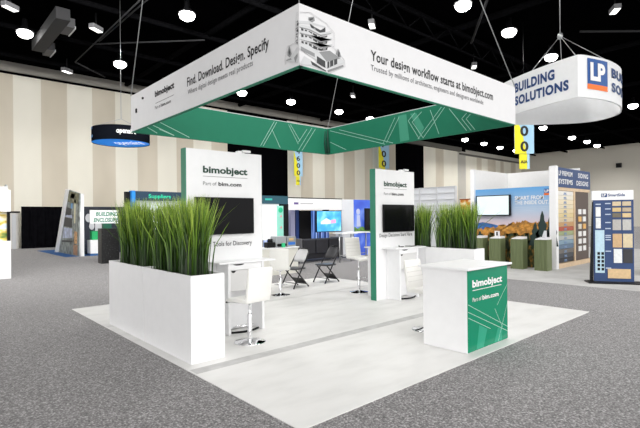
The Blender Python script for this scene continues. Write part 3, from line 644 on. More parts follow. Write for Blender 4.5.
make_stool('white bar stool between the near panel and the folding chairs', .60, (3.74, 5.22, 0), math.radians(-42))
make_stool('tall white bar stool raised high, behind the green edge of the far panel', .80, (5.20, 4.25, 0), PI-.12)
make_stool('white bar stool half hidden behind the green fronted counter', .61, (3.42, 1.22, 0), PI+.05)

# ---------------------------------------------------------------- folding chairs
def folding_chair(label, loc, rz, bmat):
    t = thing('folding_chair', label, 'folding chair', loc, rz, 'black padded folding chairs'); W = .21
    # local: sitter faces +y
    for s in (-1, 1):
        mesh_obj('front_leg', B().tube([(s*W, .26, .018), (s*W, .0, .42), (s*W*.98, -.19, .68), (s*W*.85, -.29, .84)], .016, 8), BLKMET, t, False)
        mesh_obj('rear_leg', B().tube([(s*(W-.03), -.27, .018), (s*(W-.03), .17, .45)], .016, 8), BLKMET, t, False)
        mesh_obj('foot_cap', B().tube([(s*W, .262, .002), (s*W, .25, .03)], .02, 8), BLK_PL, t, False); mesh_obj('foot_cap', B().tube([(s*(W-.03), -.275, .002), (s*(W-.03), -.265, .03)], .02, 8), BLK_PL, t, False)
    mesh_obj('top_rail', B().tube([(-.1785, -.29, .84), (-.14, -.318, .9), (0, -.33, .925), (.14, -.318, .9), (.1785, -.29, .84)], .016, 8), BLKMET, t, False)
    mesh_obj('cross_bar', B().tube([(-W, .19, .13), (W, .19, .13)], .009, 6), BLKMET, t, False); mesh_obj('cross_bar', B().tube([(-W+.03, -.17, .11), (W-.03, -.17, .11)], .009, 6), BLKMET, t, False)
    mesh_obj('rear_brace', B().poly([(-W+.035, -.225, .06), (W-.035, -.225, .06), (W-.035, -.07, .22), (-W+.035, -.07, .22)]), BLKMET, t, False)
    ang = []
    b = B()
    pr = [(x, y) for x, y in [(.21*(1 if abs(math.cos(a)) > .6 else abs(math.cos(a))/.6)*(1 if math.cos(a) > 0 else -1), .22*math.sin(a)) for a in [2*PI*k/20 for k in range(20)]]]
    b.prism(pr, .435, .475, 'z'); mesh_obj('seat', b.xf(Matrix.Translation((0, .02, 0))), VINYL, t, False, .012)
    # curved padded back
    b = B(); n = 10; rows = [(.60, -.135), (.68, -.185), (.78, -.25), (.86, -.30), (.90, -.318)]
    hw = [.155, .185, .185, .165, .12]
    F = [[b.bm.verts.new((hw[j]*(2*i/n-1), y-.035*(1-(2*i/n-1)**2)+.02, z)) for i in range(n+1)] for j, (z, y) in enumerate(rows)]
    G_ = [[b.bm.verts.new((hw[j]*(2*i/n-1), y-.035*(1-(2*i/n-1)**2)-.012, z)) for i in range(n+1)] for j, (z, y) in enumerate(rows)]
    for j in range(4):
        for i in range(n):
            b.bm.faces.new((F[j][i], F[j][i+1], F[j+1][i+1], F[j+1][i])); b.bm.faces.new((G_[j][i], G_[j+1][i], G_[j+1][i+1], G_[j][i+1]))
        b.bm.faces.new((F[j][0], F[j+1][0], G_[j+1][0], G_[j][0])); b.bm.faces.new((F[j][n], G_[j][n], G_[j+1][n], F[j+1][n]))
    for i in range(n):
        b.bm.faces.new((F[0][i], G_[0][i], G_[0][i+1], F[0][i+1])); b.bm.faces.new((F[4][i], F[4][i+1], G_[4][i+1], G_[4][i]))
    mesh_obj('backrest', b, bmat, t, False, 0, True)
folding_chair('black folding chair with grey padded back beside the white bar stool', (4.66, 5.85, 0), PI/2+.12, VGREY)
folding_chair('black folding chair turned sideways, standing right of its twin', (5.78, 5.95, 0), PI/2+.05, VINYL)
# ================================================================ neighbouring booths
def rects(b, face, lst, off=.004):
    pass
# --- far left white display wall (runs along x, faces -y)
t = thing('display_wall', 'white display wall with framed landscape picture at the left picture edge', 'display wall', (-1.8, 13.35, FZ))
mesh_obj('base_cabinet', B().box(-3.6, -.05, 13.1, 13.6, FZ, 1.08), WHITE, t, bevel=.004)
mesh_obj('header', B().box(-3.6, -.04, 13.15, 13.5, 1.93, 2.56), WHITE, t, bevel=.004)
mesh_obj('post', B().box(-.12, -.05, 13.2, 13.3, 1.08, 1.93), BLK_PL, t)
mesh_obj('picture', B().box(-3.5, -.12, 13.3, 13.34, 1.08, 1.93), ramp_mat('landscape picture', [(.3, (.10, .22, .05)), (.45, (.75, .55, .10)), (.55, (.85, .85, .75)), (.75, (.5, .68, .85))], 2.2, .5, stretch=(1, 1, 2.2)), t)
t = thing('tray', 'small white tray lying on the header of the left display wall', 'tray', (-.35, 13.3, 2.56))
mesh_obj('tray_plate', B().box(-.62, -.1, 13.2, 13.45, 2.56, 2.58).box(-.62, -.1, 13.2, 13.21, 2.58, 2.66).box(-.62, -.1, 13.44, 13.45, 2.58, 2.66), LTGREY, t)
mesh_obj('knob', B().lathe([(.001, .09), (.04, .05), (.03, 0)], (-.13, 13.3, 2.64), 10), STEEL, t)
# --- black drape lines before the wall
def drape(x0, x1, y, z1, label, group='black pipe and drape runs'):
    t = thing('drape', label, 'drape', ((x0+x1)/2, y, FZ), 0, group); b = B(); n = int((x1-x0)*14)
    V0 = [b.bm.verts.new((x0+(x1-x0)*i/n, y+.05*math.sin(i*1.1), FZ)) for i in range(n+1)]; V1 = [b.bm.verts.new((x0+(x1-x0)*i/n, y+.04*math.sin(i*1.1), z1)) for i in range(n+1)]
    for i in range(n): b.bm.faces.new((V0[i], V0[i+1], V1[i+1], V1[i]))
    mesh_obj('cloth', b, DRAPE, t); mesh_obj('top_pipe', B().tube([(x0, y, z1), (x1, y, z1)], .03, 6), DKSTEEL, t)
drape(2.72, 5.3, 29.0, 2.45, 'black drape wall before the striped wall left of the slanted tower')
drape(5.9, 9.2, 29.0, 2.45, 'black drape wall behind the green lettered sign')
t = thing('doorway_frame', 'white doorway frame with grey door beside the black drape', 'doorway', (2.0, 29.4, FZ))
mesh_obj('frame', B().box(1.55, 2.62, 29.3, 29.5, FZ, 2.2), M('door grey', (.62, .60, .56), .6), t); mesh_obj('top_bar', B().box(1.0, 2.7, 29.25, 29.3, 2.1, 2.2), BLK_PL, t)
mesh_obj('hinge_side', B().box(2.3, 2.5, 29.2, 29.3, FZ, 2.0), LTGREY, t)
# --- slanted graphic tower on blue carpet
tag(mesh_obj('blue_rug', B().poly([(3.0, 20.2, FZ+.004), (5.4, 20.2, FZ+.004), (5.4, 26.3, FZ+.004), (3.0, 26.3, FZ+.004)]), M('blue carpet', (.008, .085, .28), .9, noise=.2, scale=30)), 'bright blue carpet under the slanted graphic tower', 'carpet')
t = thing('graphic_tower', 'slanted exhibition tower with photo collage and white leaning post on blue carpet', 'display tower', (3.7, 22.2, FZ))
xx = 3.56
mesh_obj('leaning_post', B().prism([(24.3, FZ), (24.0, FZ), (21.75, 3.12), (22.05, 3.15)], 3.45, 3.62), WHITE, t)
mesh_obj('front_post', B().box(3.60, 3.76, 20.1, 20.3, FZ, 2.86), WHITE, t)
mesh_obj('graphic_skin', B().prism([(24.0, FZ), (20.35, FZ), (20.0, 2.86), (21.8, 3.12)], xx, xx+.05), M('collage base', (.22, .25, .24), .5, noise=.7, scale=4), t)
def colq(mat, *q):
    b = B()
    for p in q: b.poly([(xx-.006, y, z) for y, z in p])
    mesh_obj('photo_print', b, mat, t)
colq(M('print olive', (.16, .16, .09), .5, noise=.6, scale=5), ((22.1, 2.55), (20.3, 2.4), (20.05, 2.84), (21.85, 3.08)))
colq(M('print cream', (.75, .72, .5), .5), ((21.6, 2.72), (20.9, 2.66), (20.7, 2.84), (21.4, 2.95)), ((20.95, 1.5), (20.75, 1.5), (20.6, 2.6), (20.9, 2.6)))
colq(M('print black', (.02, .02, .025), .5), ((22.9, 1.35), (21.3, 1.3), (21.3, 1.72), (22.65, 1.8)), ((23.3, .55), (21.3, .6), (21.3, .68), (23.2, .65)), ((22.5, 1.9), (21.5, 1.9), (21.4, 2.2), (22.3, 2.3)))
colq(M('print violet sky', (.45, .50, .66), .5, noise=.4, scale=4), ((23.1, .75), (21.3, .8), (21.3, 1.25), (22.9, 1.3)), ((22.6, 1.82), (21.3, 1.75), (21.3, 1.9), (22.5, 1.95)))
colq(M('print brown', (.42, .22, .12), .5, noise=.3, scale=9), ((21.15, .02), (20.45, .02), (20.4, .5), (21.1, .5)))
colq(M('print orange white', (.7, .35, .15), .5, noise=.6, scale=12), ((21.0, .55), (20.5, .55), (20.45, 1.1), (20.9, 1.15)))
colq(M('print blue spot', (.1, .35, .7), .5), ((21.5, 2.2), (21.2, 2.2), (21.15, 2.45), (21.45, 2.45)))
t = thing('low_counter', 'low white counter behind the slanted graphic tower', 'counter', (4.3, 20.4, FZ))
mesh_obj('counter_body', B().box(4.02, 4.75, 20.1, 20.6, FZ+.1, .72), WHITE, t); mesh_obj('plinth', B().box(4.02, 4.75, 20.12, 20.6, FZ, .1), M('blue plinth', (.02, .12, .35), .6), t)
t = thing('storage_box', 'green box standing on the low white counter', 'box', (4.28, 20.35, .72))
mesh_obj('box_body', B().box(4.12, 4.42, 20.2, 20.5, .722, 1.1), M('box green', (.01, .38, .12), .5), t, bevel=.01); mesh_obj('box_lid', B().box(4.11, 4.43, 20.19, 20.51, 1.1, 1.14), M('box green dark', (.008, .28, .09), .5), t, bevel=.01)
t = thing('dark_exhibit_wall', 'dark exhibit wall with white round prints behind the green lettered sign', 'display wall', (4.7, 21.5, FZ))
mesh_obj('board', B().box(4.05, 6.3, 21.4, 21.5, FZ, 2.3), M('board black blue', (.015, .02, .035), .5), t)
b = B()
for cx_, cz_, r_ in ((4.3, 1.75, .14), (4.45, 1.35, .12)): b.poly([(cx_+r_*math.cos(a), 21.39, cz_+1.5*r_*math.sin(a)) for a in [2*PI*k/14 for k in range(14)]])
b.poly([(4.6, 21.39, .8), (5.0, 21.39, .8), (5.0, 21.39, 1.5), (4.6, 21.39, 1.5)])
mesh_obj('white_print', b, LTGREY, t)
# --- building enclosure sign over speckled pedestal
t = thing('lettered_sign', 'white sign with green BUILDING ENCLOSURE lettering on a black speckled pedestal', 'sign', (3.4, 15.9, FZ))
mesh_obj('pedestal', B().box(3.2, 3.85, 15.7, 16.15, FZ, 1.33), ramp_mat('black speckled laminate', [(.4, (.008, .008, .009)), (.62, (.02, .02, .02)), (.75, (.25, .25, .25))], 30, .4), t)
mesh_obj('neck', B().box(3.3, 3.6, 15.8, 16.0, 1.33, 1.52), M('dark green plinth', (.01, .10, .06), .5), t)
mesh_obj('board', B().box(2.86, 3.90, 15.9, 15.96, 1.52, 2.04), WHITE, t, bevel=.004)
mesh_obj('rail', B().box(2.84, 3.95, 15.88, 15.98, 2.04, 2.07), BLK_PL, t)
GT = M('green lettering', (.01, .20, .11), .5)
text('BUILDING', GT, t, (3.06, 15.9, 1.81), V, .82, .15, .03, shear=.2); text('ENCLOSURE', GT, t, (2.98, 15.9, 1.58), V, .90, .15, .03, shear=.2)
t = thing('equipment_case', 'black case standing between the speckled pedestal and the near planters', 'case', (3.9, 14.9, FZ))
mesh_obj('case_body', B().box(3.72, 4.4, 14.7, 15.2, FZ, 1.95), BLK_PL, t, bevel=.01); mesh_obj('case_seam', B().box(3.715, 4.4, 14.69, 15.2, 1.0, 1.02), DKSTEEL, t)
# --- booth header behind the near grass
t = thing('booth_wall', 'exhibit booth wall with dark header and green lettering behind the near grass', 'booth wall', (3.9, 12.3, FZ))
mesh_obj('header', B().box(3.12, 4.75, 12.0, 12.15, 2.27, 2.57), M('dark teal header', (.006, .03, .06), .5), t)
mesh_obj('wall_board', B().box(3.12, 4.75, 12.05, 12.15, FZ, 2.27), M('booth pale board', (.62, .68, .72), .5), t)
mesh_obj('blue_post', B().box(3.0, 3.12, 11.98, 12.2, FZ, 2.58), M('post blue', (.01, .20, .60), .5), t)
mesh_obj('black_side', B().box(2.86, 3.0, 12.1, 12.25, FZ, 2.55), BLK_PL, t)
text('Suppliers', M('bright green lettering', (.01, .55, .30), .5), t, (3.55, 12.0, 2.36), V, .75, .12, .02)
mesh_obj('silver_post', B().box(4.75, 4.95, 12, 12.2, FZ, 2.5), LTGREY, t)
# --- teal kiosk wall between the two panels
t = thing('kiosk_wall', 'exhibit kiosk with dark teal header and mint info strip beside the near panel', 'booth wall', (6.9, 9.6, FZ))
mesh_obj('header', B().box(6.15, 7.32, 9.5, 9.6, 2.13, 2.40), M('teal header', (.012, .075, .11), .5), t)
mesh_obj('white_board', B().box(6.28, 6.95, 9.52, 9.6, .95, 2.13), M('bright white board', (.8, .82, .83), .5, emit=.15), t)
ms = mesh_obj('mint_strip', B().box(6.86, 7.12, 9.5, 9.52, .95, 2.07), M('mint strip', (.30, .72, .60), .5), t)
mesh_obj('black_frame', B().box(6.1, 6.26, 9.53, 9.6, FZ, 2.13).box(7.12, 7.36, 9.53, 9.6, FZ, 2.13), BLK_PL, t)
mesh_obj('green_dot', B().prism([(7.0+.09*math.cos(a), 1.93+.09*math.sin(a)) for a in [2*PI*k/16 for k in range(16)]], 9.49, 9.5, 'y'), M('dot green', (.01, .5, .25), .5), ms)
mesh_obj('pink_dot', B().prism([(7.02+.04*math.cos(a), 1.35+.04*math.sin(a)) for a in [2*PI*k/12 for k in range(12)]], 9.49, 9.5, 'y').prism([(7.02+.04*math.cos(a), 1.72+.04*math.sin(a)) for a in [2*PI*k/12 for k in range(12)]], 9.49, 9.5, 'y'), M('dot pink', (.8, .35, .35), .5), ms)
mesh_obj('small_print_lines', B().box(6.38, 6.66, 9.492, 9.5, 2.25, 2.31), M('teal lettering', (.03, .5, .42), .5), t)
t = thing('low_counter', 'cream counter behind the white bar stool, loaded with equipment', 'counter', (6.1, 8.3, FZ))
mesh_obj('counter_body', B().box(5.3, 6.6, 8.1, 8.6, FZ, .76), M('cream laminate', (.78, .77, .70), .5), t, bevel=.004); mesh_obj('counter_top', B().box(5.27, 6.63, 8.07, 8.62, .76, .79), WHITE, t, bevel=.003)
t = thing('printer', 'grey desktop printer with black tray on the cream counter', 'printer', (6.15, 8.3, .79))
mesh_obj('printer_body', B().box(5.85, 6.22, 8.2, 8.5, .792, 1.12), M('printer grey', (.35, .37, .39), .4), t, bevel=.02); mesh_obj('paper_tray', B().box(5.88, 6.18, 8.12, 8.2, .83, .90), BLK_PL, t)
t = thing('camera', 'black camera shaped device lying on the cream counter', 'device', (5.7, 8.3, .79))
mesh_obj('device_body', B().box(5.55, 5.83, 8.2, 8.42, .792, .95), BLK_PL, t, bevel=.02); mesh_obj('lens_barrel', B().lathe([(.001, .26), (.07, .26), (.08, .16), (.07, .14)], (5.7, 8.3, .79), 14), BLK_PL, t)
t = thing('display_case', 'grey box with blue and tan label at the counter end', 'box', (6.42, 8.3, .79))
mesh_obj('case_body', B().box(6.26, 6.6, 8.2, 8.5, .792, 1.1), M('case grey', (.25, .27, .28), .4), t, bevel=.01); mesh_obj('label_patch', B().box(6.3, 6.56, 8.19, 8.2, .85, .93), M('label blue', (.02, .15, .55), .5), t)
mesh_obj('label_patch', B().box(6.33, 6.5, 8.19, 8.2, .98, 1.05), M('label tan', (.6, .42, .2), .5), t)
t = thing('leaflet_holder', 'small green leaflet stand in front of the printer', 'leaflet stand', (6.1, 8.15, .79))
mesh_obj('stand', B().prism([(8.08, .792), (8.11, .792), (8.115, .92), (8.10, .92)], 5.98, 6.10), M('leaflet green', (.02, .5, .2), .5), t)
# --- blue lit booth between the two panels
Yb = 11
t = thing('blue_booth', 'blue lit exhibit booth with a white header beam between the two display panels', 'booth', (10, 11.5, FZ))
hd = mesh_obj('header', B().box(8.48, 11.36, 11.0, 11.15, 1.97, 2.42), WHITE, t, bevel=.004)
mesh_obj('small_print_lines', B().box(8.78, 9.0, 10.992, 11.0, 2.18, 2.26), M('print violet', (.12, .08, .25), .5), hd); mesh_obj('small_print_lines', B().box(9.1, 9.75, 10.992, 11.0, 2.20, 2.24), M('print pale grey', (.45, .45, .47), .5), hd)
mesh_obj('top_edge', B().box(8.46, 11.38, 10.99, 11.16, 2.42, 2.45), DKSTEEL, t)
BC = ramp_mat('blue lit curtain', [(.35, (.01, .02, .07)), (.5, (.03, .12, .45)), (.62, (.35, .5, .9)), (.72, (.8, .85, .95))], 3.0, .8, stretch=(3, 1, .12), emit=.1, detail=1)
mesh_obj('back_curtain', B().box(8.5, 12.1, 12.6, 12.65, FZ, 1.97), BC, t)
mesh_obj('post', B().box(8.3, 8.5, 11.0, 11.2, FZ, 2.45), BLK_PL, t); 
for x, w, m_ in ((8.56, .2, WHITE), (8.95, .2, M('lavender pillar', (.42, .42, .62), .5)), (9.2, .18, M('blue pillar', (.02, .05, .2), .5))): mesh_obj('pillar', B().box(x, x+w, 11.4, 11.6, FZ, 1.97), m_, t)
mesh_obj('dark_panel', B().box(9.35, 9.95, 11.35, 11.4, .6, 1.95), BLK_PL, t)
b = B().box(8.6, 11.9, 10.6, 12.5, FZ+.001, FZ+.006); mesh_obj('carpet', b, M('dark blue carpet', (.02, .025, .04), .95), t)
t = thing('monitor', 'lit monitor with a light blue screen hanging under the white header beam', 'monitor', (10.37, 10.75, 1.08))
mesh_obj('monitor_case', B().box(9.68, 11.06, 10.72, 10.8, 1.08, 1.93), BLK_PL, t, bevel=.006)
sc = mesh_obj('monitor_screen', B().box(9.71, 11.03, 10.712, 10.72, 1.11, 1.91), ramp_mat('blue screen image', [(.3, (.02, .22, .55)), (.5, (.06, .36, .68)), (.7, (.25, .62, .85))], 2.5, .4, emit=.5), t)
mesh_obj('picture_spot', B().poly([(10.45, 10.708, 1.42), (10.72, 10.708, 1.44), (10.72, 10.708, 1.58), (10.45, 10.708, 1.56)]), M('pink spot', (.8, .3, .5), .5, emit=.4), sc)
mesh_obj('picture_spot', B().poly([(9.9, 10.708, 1.4), (10.43, 10.708, 1.4), (10.43, 10.708, 1.54), (10.2, 10.708, 1.64), (9.9, 10.708, 1.5)]), M('white spot', (.6, .75, .85), .5, emit=.4), sc)
mesh_obj('hanging_bracket', B().box(10.3, 10.42, 10.78, 11.06, 1.88, 1.975), BLK_PL, t)
t = thing('sofa', 'charcoal two seat sofa with square cushions behind the folding chairs', 'sofa', (9.3, 10.4, FZ))
SF = M('charcoal sofa cloth', (.010, .010, .015), .6, noise=.3, scale=3)
mesh_obj('sofa_back', B().box(8.35, 10.35, 10.05, 10.25, .15, .88), SF, t, bevel=.03); mesh_obj('sofa_seat', B().box(8.35, 10.35, 10.25, 10.66, .12, .45), SF, t, bevel=.03)
for x in (8.38, 9.03, 9.7): mesh_obj('cushion', B().box(x, x+.6, 9.99, 10.08, .32, .86), SF, t, bevel=.03)
for x in (8.28, 10.35): mesh_obj('arm_rest', B().box(x, x+.08, 10.0, 10.66, .10, .9), M('sofa edge grey', (.12, .12, .13), .5), t, bevel=.02)
b = B()
for x in (8.33, 10.38):
    for y in (10.08, 10.62): b.box(x-.02, x+.02, y-.02, y+.02, FZ, .13)
mesh_obj('sofa_feet', b, STEEL, t)
t = thing('booth_pillar', 'plain white booth pillar between the monitor and the blue graphic wall', 'pillar', (11.7, 11.2, FZ))
mesh_obj('pillar_body', B().box(11.38, 12.08, 11.0, 11.4, FZ, 2.42), M('pillar pale', (.66, .68, .72), .6), t, bevel=.004); mesh_obj('pillar_base', B().box(11.36, 12.1, 10.98, 11.42, FZ, .1), LTGREY, t)
t = thing('blue_graphic_wall', 'blue graphic wall with white figure print left of the far panel', 'booth wall', (12.9, 11.1, FZ))
mesh_obj('graphic_board', B().box(12.1, 14.6, 11.0, 11.1, FZ, 2.42), ramp_mat('violet blue print', [(.3, (.02, .04, .42)), (.5, (.05, .12, .60)), (.7, (.25, .38, .80))], 1.2, .5, emit=.15), t)
mesh_obj('print_figure', B().prism([(12.35+.12*math.cos(a), 1.9+.13*math.sin(a)) for a in [2*PI*k/14 for k in range(14)]], 10.985, 10.995, 'y').prism([(12.25, 1.25), (12.5, 1.25), (12.45, 1.75), (12.28, 1.75)], 10.985, 10.995, 'y'), M('figure print pale', (.5, .55, .75), .6), t)
mesh_obj('print_foliage', B().prism([(12.1, 1.0), (14.0, 1.0), (14.0, 1.12), (12.9, 1.1), (12.6, 1.25), (12.3, 1.16), (12.1, 1.25)], 10.98, 10.99, 'y'), M('foliage print', (.12, .28, .06), .7, noise=.5, scale=9), t)
t = thing('television', 'small black television on the blue graphic wall', 'television', (13.2, 10.9, 1.05), 0)
mesh_obj('casing', B().box(12.72, 13.9, 10.9, 10.96, 1.08, 2.05), BLK_PL, t); mesh_obj('screen', B().box(12.75, 13.87, 10.895, 10.9, 1.12, 2.02), SCREEN, t)
for i, (x, y, w, lb) in enumerate(((9.9, 9.35, .75, 'small white high table left of the tall white stool'), (10.95, 9.6, .9, 'small white high table before the blue graphic wall'))):
    t = thing('high_table', lb, 'table', (x, y, FZ), 0, 'white high tables in the blue booth')
    mesh_obj('table_top', B().box(x-w/2, x+w/2, y-.3, y+.3, 1.05, 1.09), WHITE, t, bevel=.01)
    for sx in (-1, 1): mesh_obj('leg', B().tube([(x+sx*w*.4, y, 1.05), (x+sx*w*.4, y, FZ)], .025, 8), STEEL, t)
    mesh_obj('foot_bar', B().tube([(x-w*.4, y, .25), (x+w*.4, y, .25)], .015, 6), STEEL, t)
# --- white slatted wall and orange display
t = thing('panel_wall', 'white framed panel wall standing far behind the second group of grass', 'panel wall', (18, 11, FZ))
mesh_obj('boards', B().box(18, 18.1, 9.66, 12.9, FZ, 3.16), M('panel wall white', (.66, .68, .71), .6), t)
b = B()
for z in (1.9, 2.2, 2.52, 2.84, 3.14): b.box(17.95, 18, 9.66, 12.9, z-.02, z+.025)
for y in (9.68, 10.74, 11.8, 12.86): b.box(17.94, 18, y-.03, y+.03, FZ, 3.17)
mesh_obj('rails', b, LTGREY, t)
t = thing('product_display', 'orange and white product display beside the white panel wall', 'display', (18, 9, FZ))
mesh_obj('display_body', B().box(18, 18.4, 8.2, 9.42, FZ, 2.45), ramp_mat('orange patterned print', [(.35, (.55, .10, .01)), (.5, (.75, .35, .05)), (.62, (.8, .7, .5))], 5, .6), t); mesh_obj('display_cap', B().box(17.97, 18.4, 8.18, 9.44, 2.45, 2.5), M('cap brown', (.3, .08, .02), .6), t)

# ================================================================ LP booth
LF = M('light grey booth floor', (.50, .495, .485), .85, noise=.1, scale=2)
tag(mesh_obj('booth_floor', B().poly([(9.55, -6, FZ+.003), (24, -6, FZ+.003), (24, 6.4, FZ+.003), (9.55, 6.4, FZ+.003)]), LF), 'light grey booth carpet under the siding displays at right', 'carpet')
HW = M('white booth wall', (.84, .84, .83), .7)
t = thing('booth_wall', 'tall white booth wall returning behind the autumn forest graphic', 'booth wall', (14, 5.5, FZ))
mesh_obj('side_wall', B().box(12.62, 15.1, 5.60, 5.70, FZ, 3.3), HW, t); mesh_obj('rear_wall', B().box(15.1, 15.2, 3.05, 5.70, FZ, 3.3), HW, t)
mesh_obj('end_post', B().box(12.5, 12.62, 5.56, 5.70, FZ, 3.3), WHITE, t)
t = thing('forest_graphic_wall', 'large graphic wall of autumn forest, blue sky and white SMART FROM THE INSIDE OUT lettering', 'booth wall', (12.65, 4.2, FZ))
def sky_mat():
    m = bpy.data.materials.new('printed sky'); m.use_nodes = True; nt = m.node_tree; b = nt.nodes['Principled BSDF']; b.inputs['Roughness'].default_value = .5
    tc = nt.nodes.new('ShaderNodeTexCoord'); sp = nt.nodes.new('ShaderNodeSeparateXYZ'); mr = nt.nodes.new('ShaderNodeMapRange'); mr.inputs[1].default_value = 1.2; mr.inputs[2].default_value = 2.6
    r = nt.nodes.new('ShaderNodeValToRGB'); r.color_ramp.elements.new(.5)
    for e, (p, c) in zip(r.color_ramp.elements, [(0, (.72, .50, .50)), (.45, (.42, .52, .66)), (1, (.09, .33, .66))]): e.position = p; e.color = (*c, 1)
    L = nt.links.new; L(tc.outputs['Object'], sp.inputs[0]); L(sp.outputs['Z'], mr.inputs[0]); L(mr.outputs[0], r.inputs['Fac']); L(r.outputs['Color'], b.inputs['Base Color']); return m
mesh_obj('graphic_board', B().box(12.6, 12.7, 2.90, 5.56, FZ, 2.58), sky_mat(), t)
xg = 12.6
def gpoly(pts, mat, off, name='print_layer'):
    b = B(); b.poly([(xg-off, y, z) for y, z in pts]); bmesh.ops.triangulate(b.bm, faces=b.bm.faces); return mesh_obj(name, b, mat, t)
gpoly([(5.56, 1.0), (4.6, 1.0), (4.62, 1.29), (4.85, 1.37), (5.05, 1.38), (5.3, 1.45), (5.56, 1.40)], M('print mountain', (.03, .12, .34), .6, noise=.3, scale=6), .003, 'mountain_print')
rnd = random.Random(5); top = []
n = 60
for i in range(n+1):
    y = 5.56-(5.56-2.90)*i/n; u = i/n
    top.append((y, 1.16+.30*min(1, u*1.6)+rnd.uniform(-.05, .06)))
AUT = ramp_mat('autumn foliage print', [(.22, (.10, .07, .02)), (.42, (.36, .16, .025)), (.58, (.62, .28, .04)), (.8, (.80, .52, .2))], 9, .6, detail=5)
gpoly(top+[(2.90, .6), (5.56, .6)], AUT, .006, 'autumn_tree_print')
top = [(5.56-(5.56-2.90)*i/40, 1.0+rnd.uniform(-.10, .12)) for i in range(41)]
gpoly(top+[(2.90, 0), (5.56, 0)], ramp_mat('dark forest print', [(.35, (.008, .014, .006)), (.5, (.03, .05, .012)), (.62, (.22, .12, .02)), (.7, (.55, .25, .04))], 6, .6, detail=5, stretch=(1, 2, 1)), .009, 'dark_forest_print')
PIN = M('pine print', (.015, .035, .03), .7)
for yc, zt, w in ((3.28, 1.80, .26), (3.0, 2.02, .20), (3.5, 1.45, .22), (5.40, 1.15, .2)):
    pts = []
    for k in range(7): pts.append((yc+w*(k/7+.05)*(1.1 if k % 2 else .7), zt-(zt-.8)*k/7))
    gpoly(pts+[(yc+w, .7), (yc-w, .7)]+[(2*yc-y, z) for y, z in pts[::-1]], PIN, .012, 'pine_print')
text('SMART FROM', WT, t, (xg-.01, 4.15, 2.18), U, .92, .12, .018); text('THE INSIDE OUT.', WT, t, (xg-.01, 4.15, 2.03), U, 1.07, .115, .018)
b = B()
for z, w in ((1.93, 1.05), (1.87, 1.0), (1.81, .62)): b.box(xg-.006, xg-.004, 4.15-w, 4.15, z, z+.012)
mesh_obj('small_print_lines', b, M('faint white print', (.5, .58, .68), .6), t)
mesh_obj('logo_patch', B().box(xg-.01, xg, 3.05, 3.22, 2.36, 2.50), BLUEL, t); mesh_obj('logo_patch', B().box(xg-.01, xg, 3.05, 3.22, 2.30, 2.36), ORANGE, t)
text('LP', WT, t, (xg-.012, 3.20, 2.39), U, .13, .08, .03)
t = thing('television', 'television with a pale lit screen on the autumn forest wall', 'television', (12.5, 4.85, 1.66), 0)
mesh_obj('casing', B().box(12.46, 12.56, 4.26, 5.46, 1.66, 2.36), BLK_PL, t); mesh_obj('screen', B().box(12.45, 12.46, 4.30, 5.42, 1.70, 2.33), M('pale lit screen', (.62, .74, .76), .3, emit=.25), t)
mesh_obj('wall_bracket', B().box(12.56, 12.6, 4.6, 5.1, 1.8, 2.2), BLK_PL, t)
OLV = ramp_mat('olive painted siding', [(.3, (.12, .15, .065)), (.7, (.17, .205, .095))], 3, .6, stretch=(12, 12, .5))
PL = ['olive green siding pedestal at the left end of the forest wall', 'olive green siding pedestal holding a small black and white sample', 'olive green siding pedestal in the middle of the forest wall', 'olive green siding pedestal nearest the siding swatch tower']
for i, y in enumerate((5.13, 4.52, 3.80, 3.06)):
    t = thing('pedestal', PL[i], 'pedestal', (12.1, y, FZ), 0, 'olive siding pedestals'); h = .93
    mesh_obj('pedestal_body', B().box(11.93, 12.29, y-.18, y+.18, FZ, h), OLV, t, bevel=.006)
    b = B()
    for k in (-.10, 0, .10): b.box(11.915, 11.93, y+k-.012, y+k+.012, FZ, h)
    b.box(11.91, 11.95, y+.15, y+.19, FZ, h); b.box(11.91, 11.95, y-.19, y-.15, FZ, h); mesh_obj('batten', b, OLV, t)
    b = B().prism([(11.91, h), (12.31, h), (12.31, h+.07), (11.91, h+.02)], y-.16, y+.16, 'y'); mesh_obj('info_plate', b, WHITE, t)
t = thing('sample_block', 'small black and white sample standing on an olive pedestal', 'sample', (12.1, 4.52, 1.0))
mesh_obj('block', B().box(12.08, 12.18, 4.47, 4.60, .985, 1.17), WHITE, t); mesh_obj('dark_inset', B().box(12.07, 12.08, 4.49, 4.54, 1.02, 1.14), BLK_PL, t)
t = thing('sample_block', 'clear wedge shaped sample on the olive pedestal nearest the swatch tower', 'sample', (12.1, 3.06, 1.0))
mesh_obj('wedge', B().prism([(12.02, .985), (12.2, .985), (12.2, 1.2)], 2.99, 3.07, 'y'), LTGREY, t)
# siding swatch tower
t = thing('swatch_tower', 'tall siding swatch tower with navy header, colour boards and a brown sample board', 'display tower', (14.1, 3.0, FZ))
mesh_obj('end_post', B().box(12.58, 12.76, 2.86, 3.06, FZ, 3.2), WHITE, t)
WOOD = M('pale wood frame', (.62, .46, .30), .5, noise=.1, scale=6)
mesh_obj('header_box', B().box(12.76, 15.66, 2.88, 3.06, 2.55, 3.17), NAVY, t)
WL = [('LP PREMIUM', 12.86, 2.92, 1.15), ('SYSTEMS', 12.86, 2.66, 1.15), ('SIDING', 14.5, 2.92, .95), ('DESIGNS', 14.35, 2.66, 1.1)]
for s, x, z, w in WL: text(s, WT, t, (x, 2.88, z), V, w, .15, .02, spacing=1.1)
mesh_obj('wood_frame', B().box(12.76, 15.66, 2.90, 3.04, 2.45, 2.55).box(12.76, 12.84, 2.90, 3.04, FZ, 2.45).box(14.2, 14.3, 2.90, 3.04, FZ, 2.45).box(12.76, 15.66, 2.88, 3.04, FZ, .14), WOOD, t)
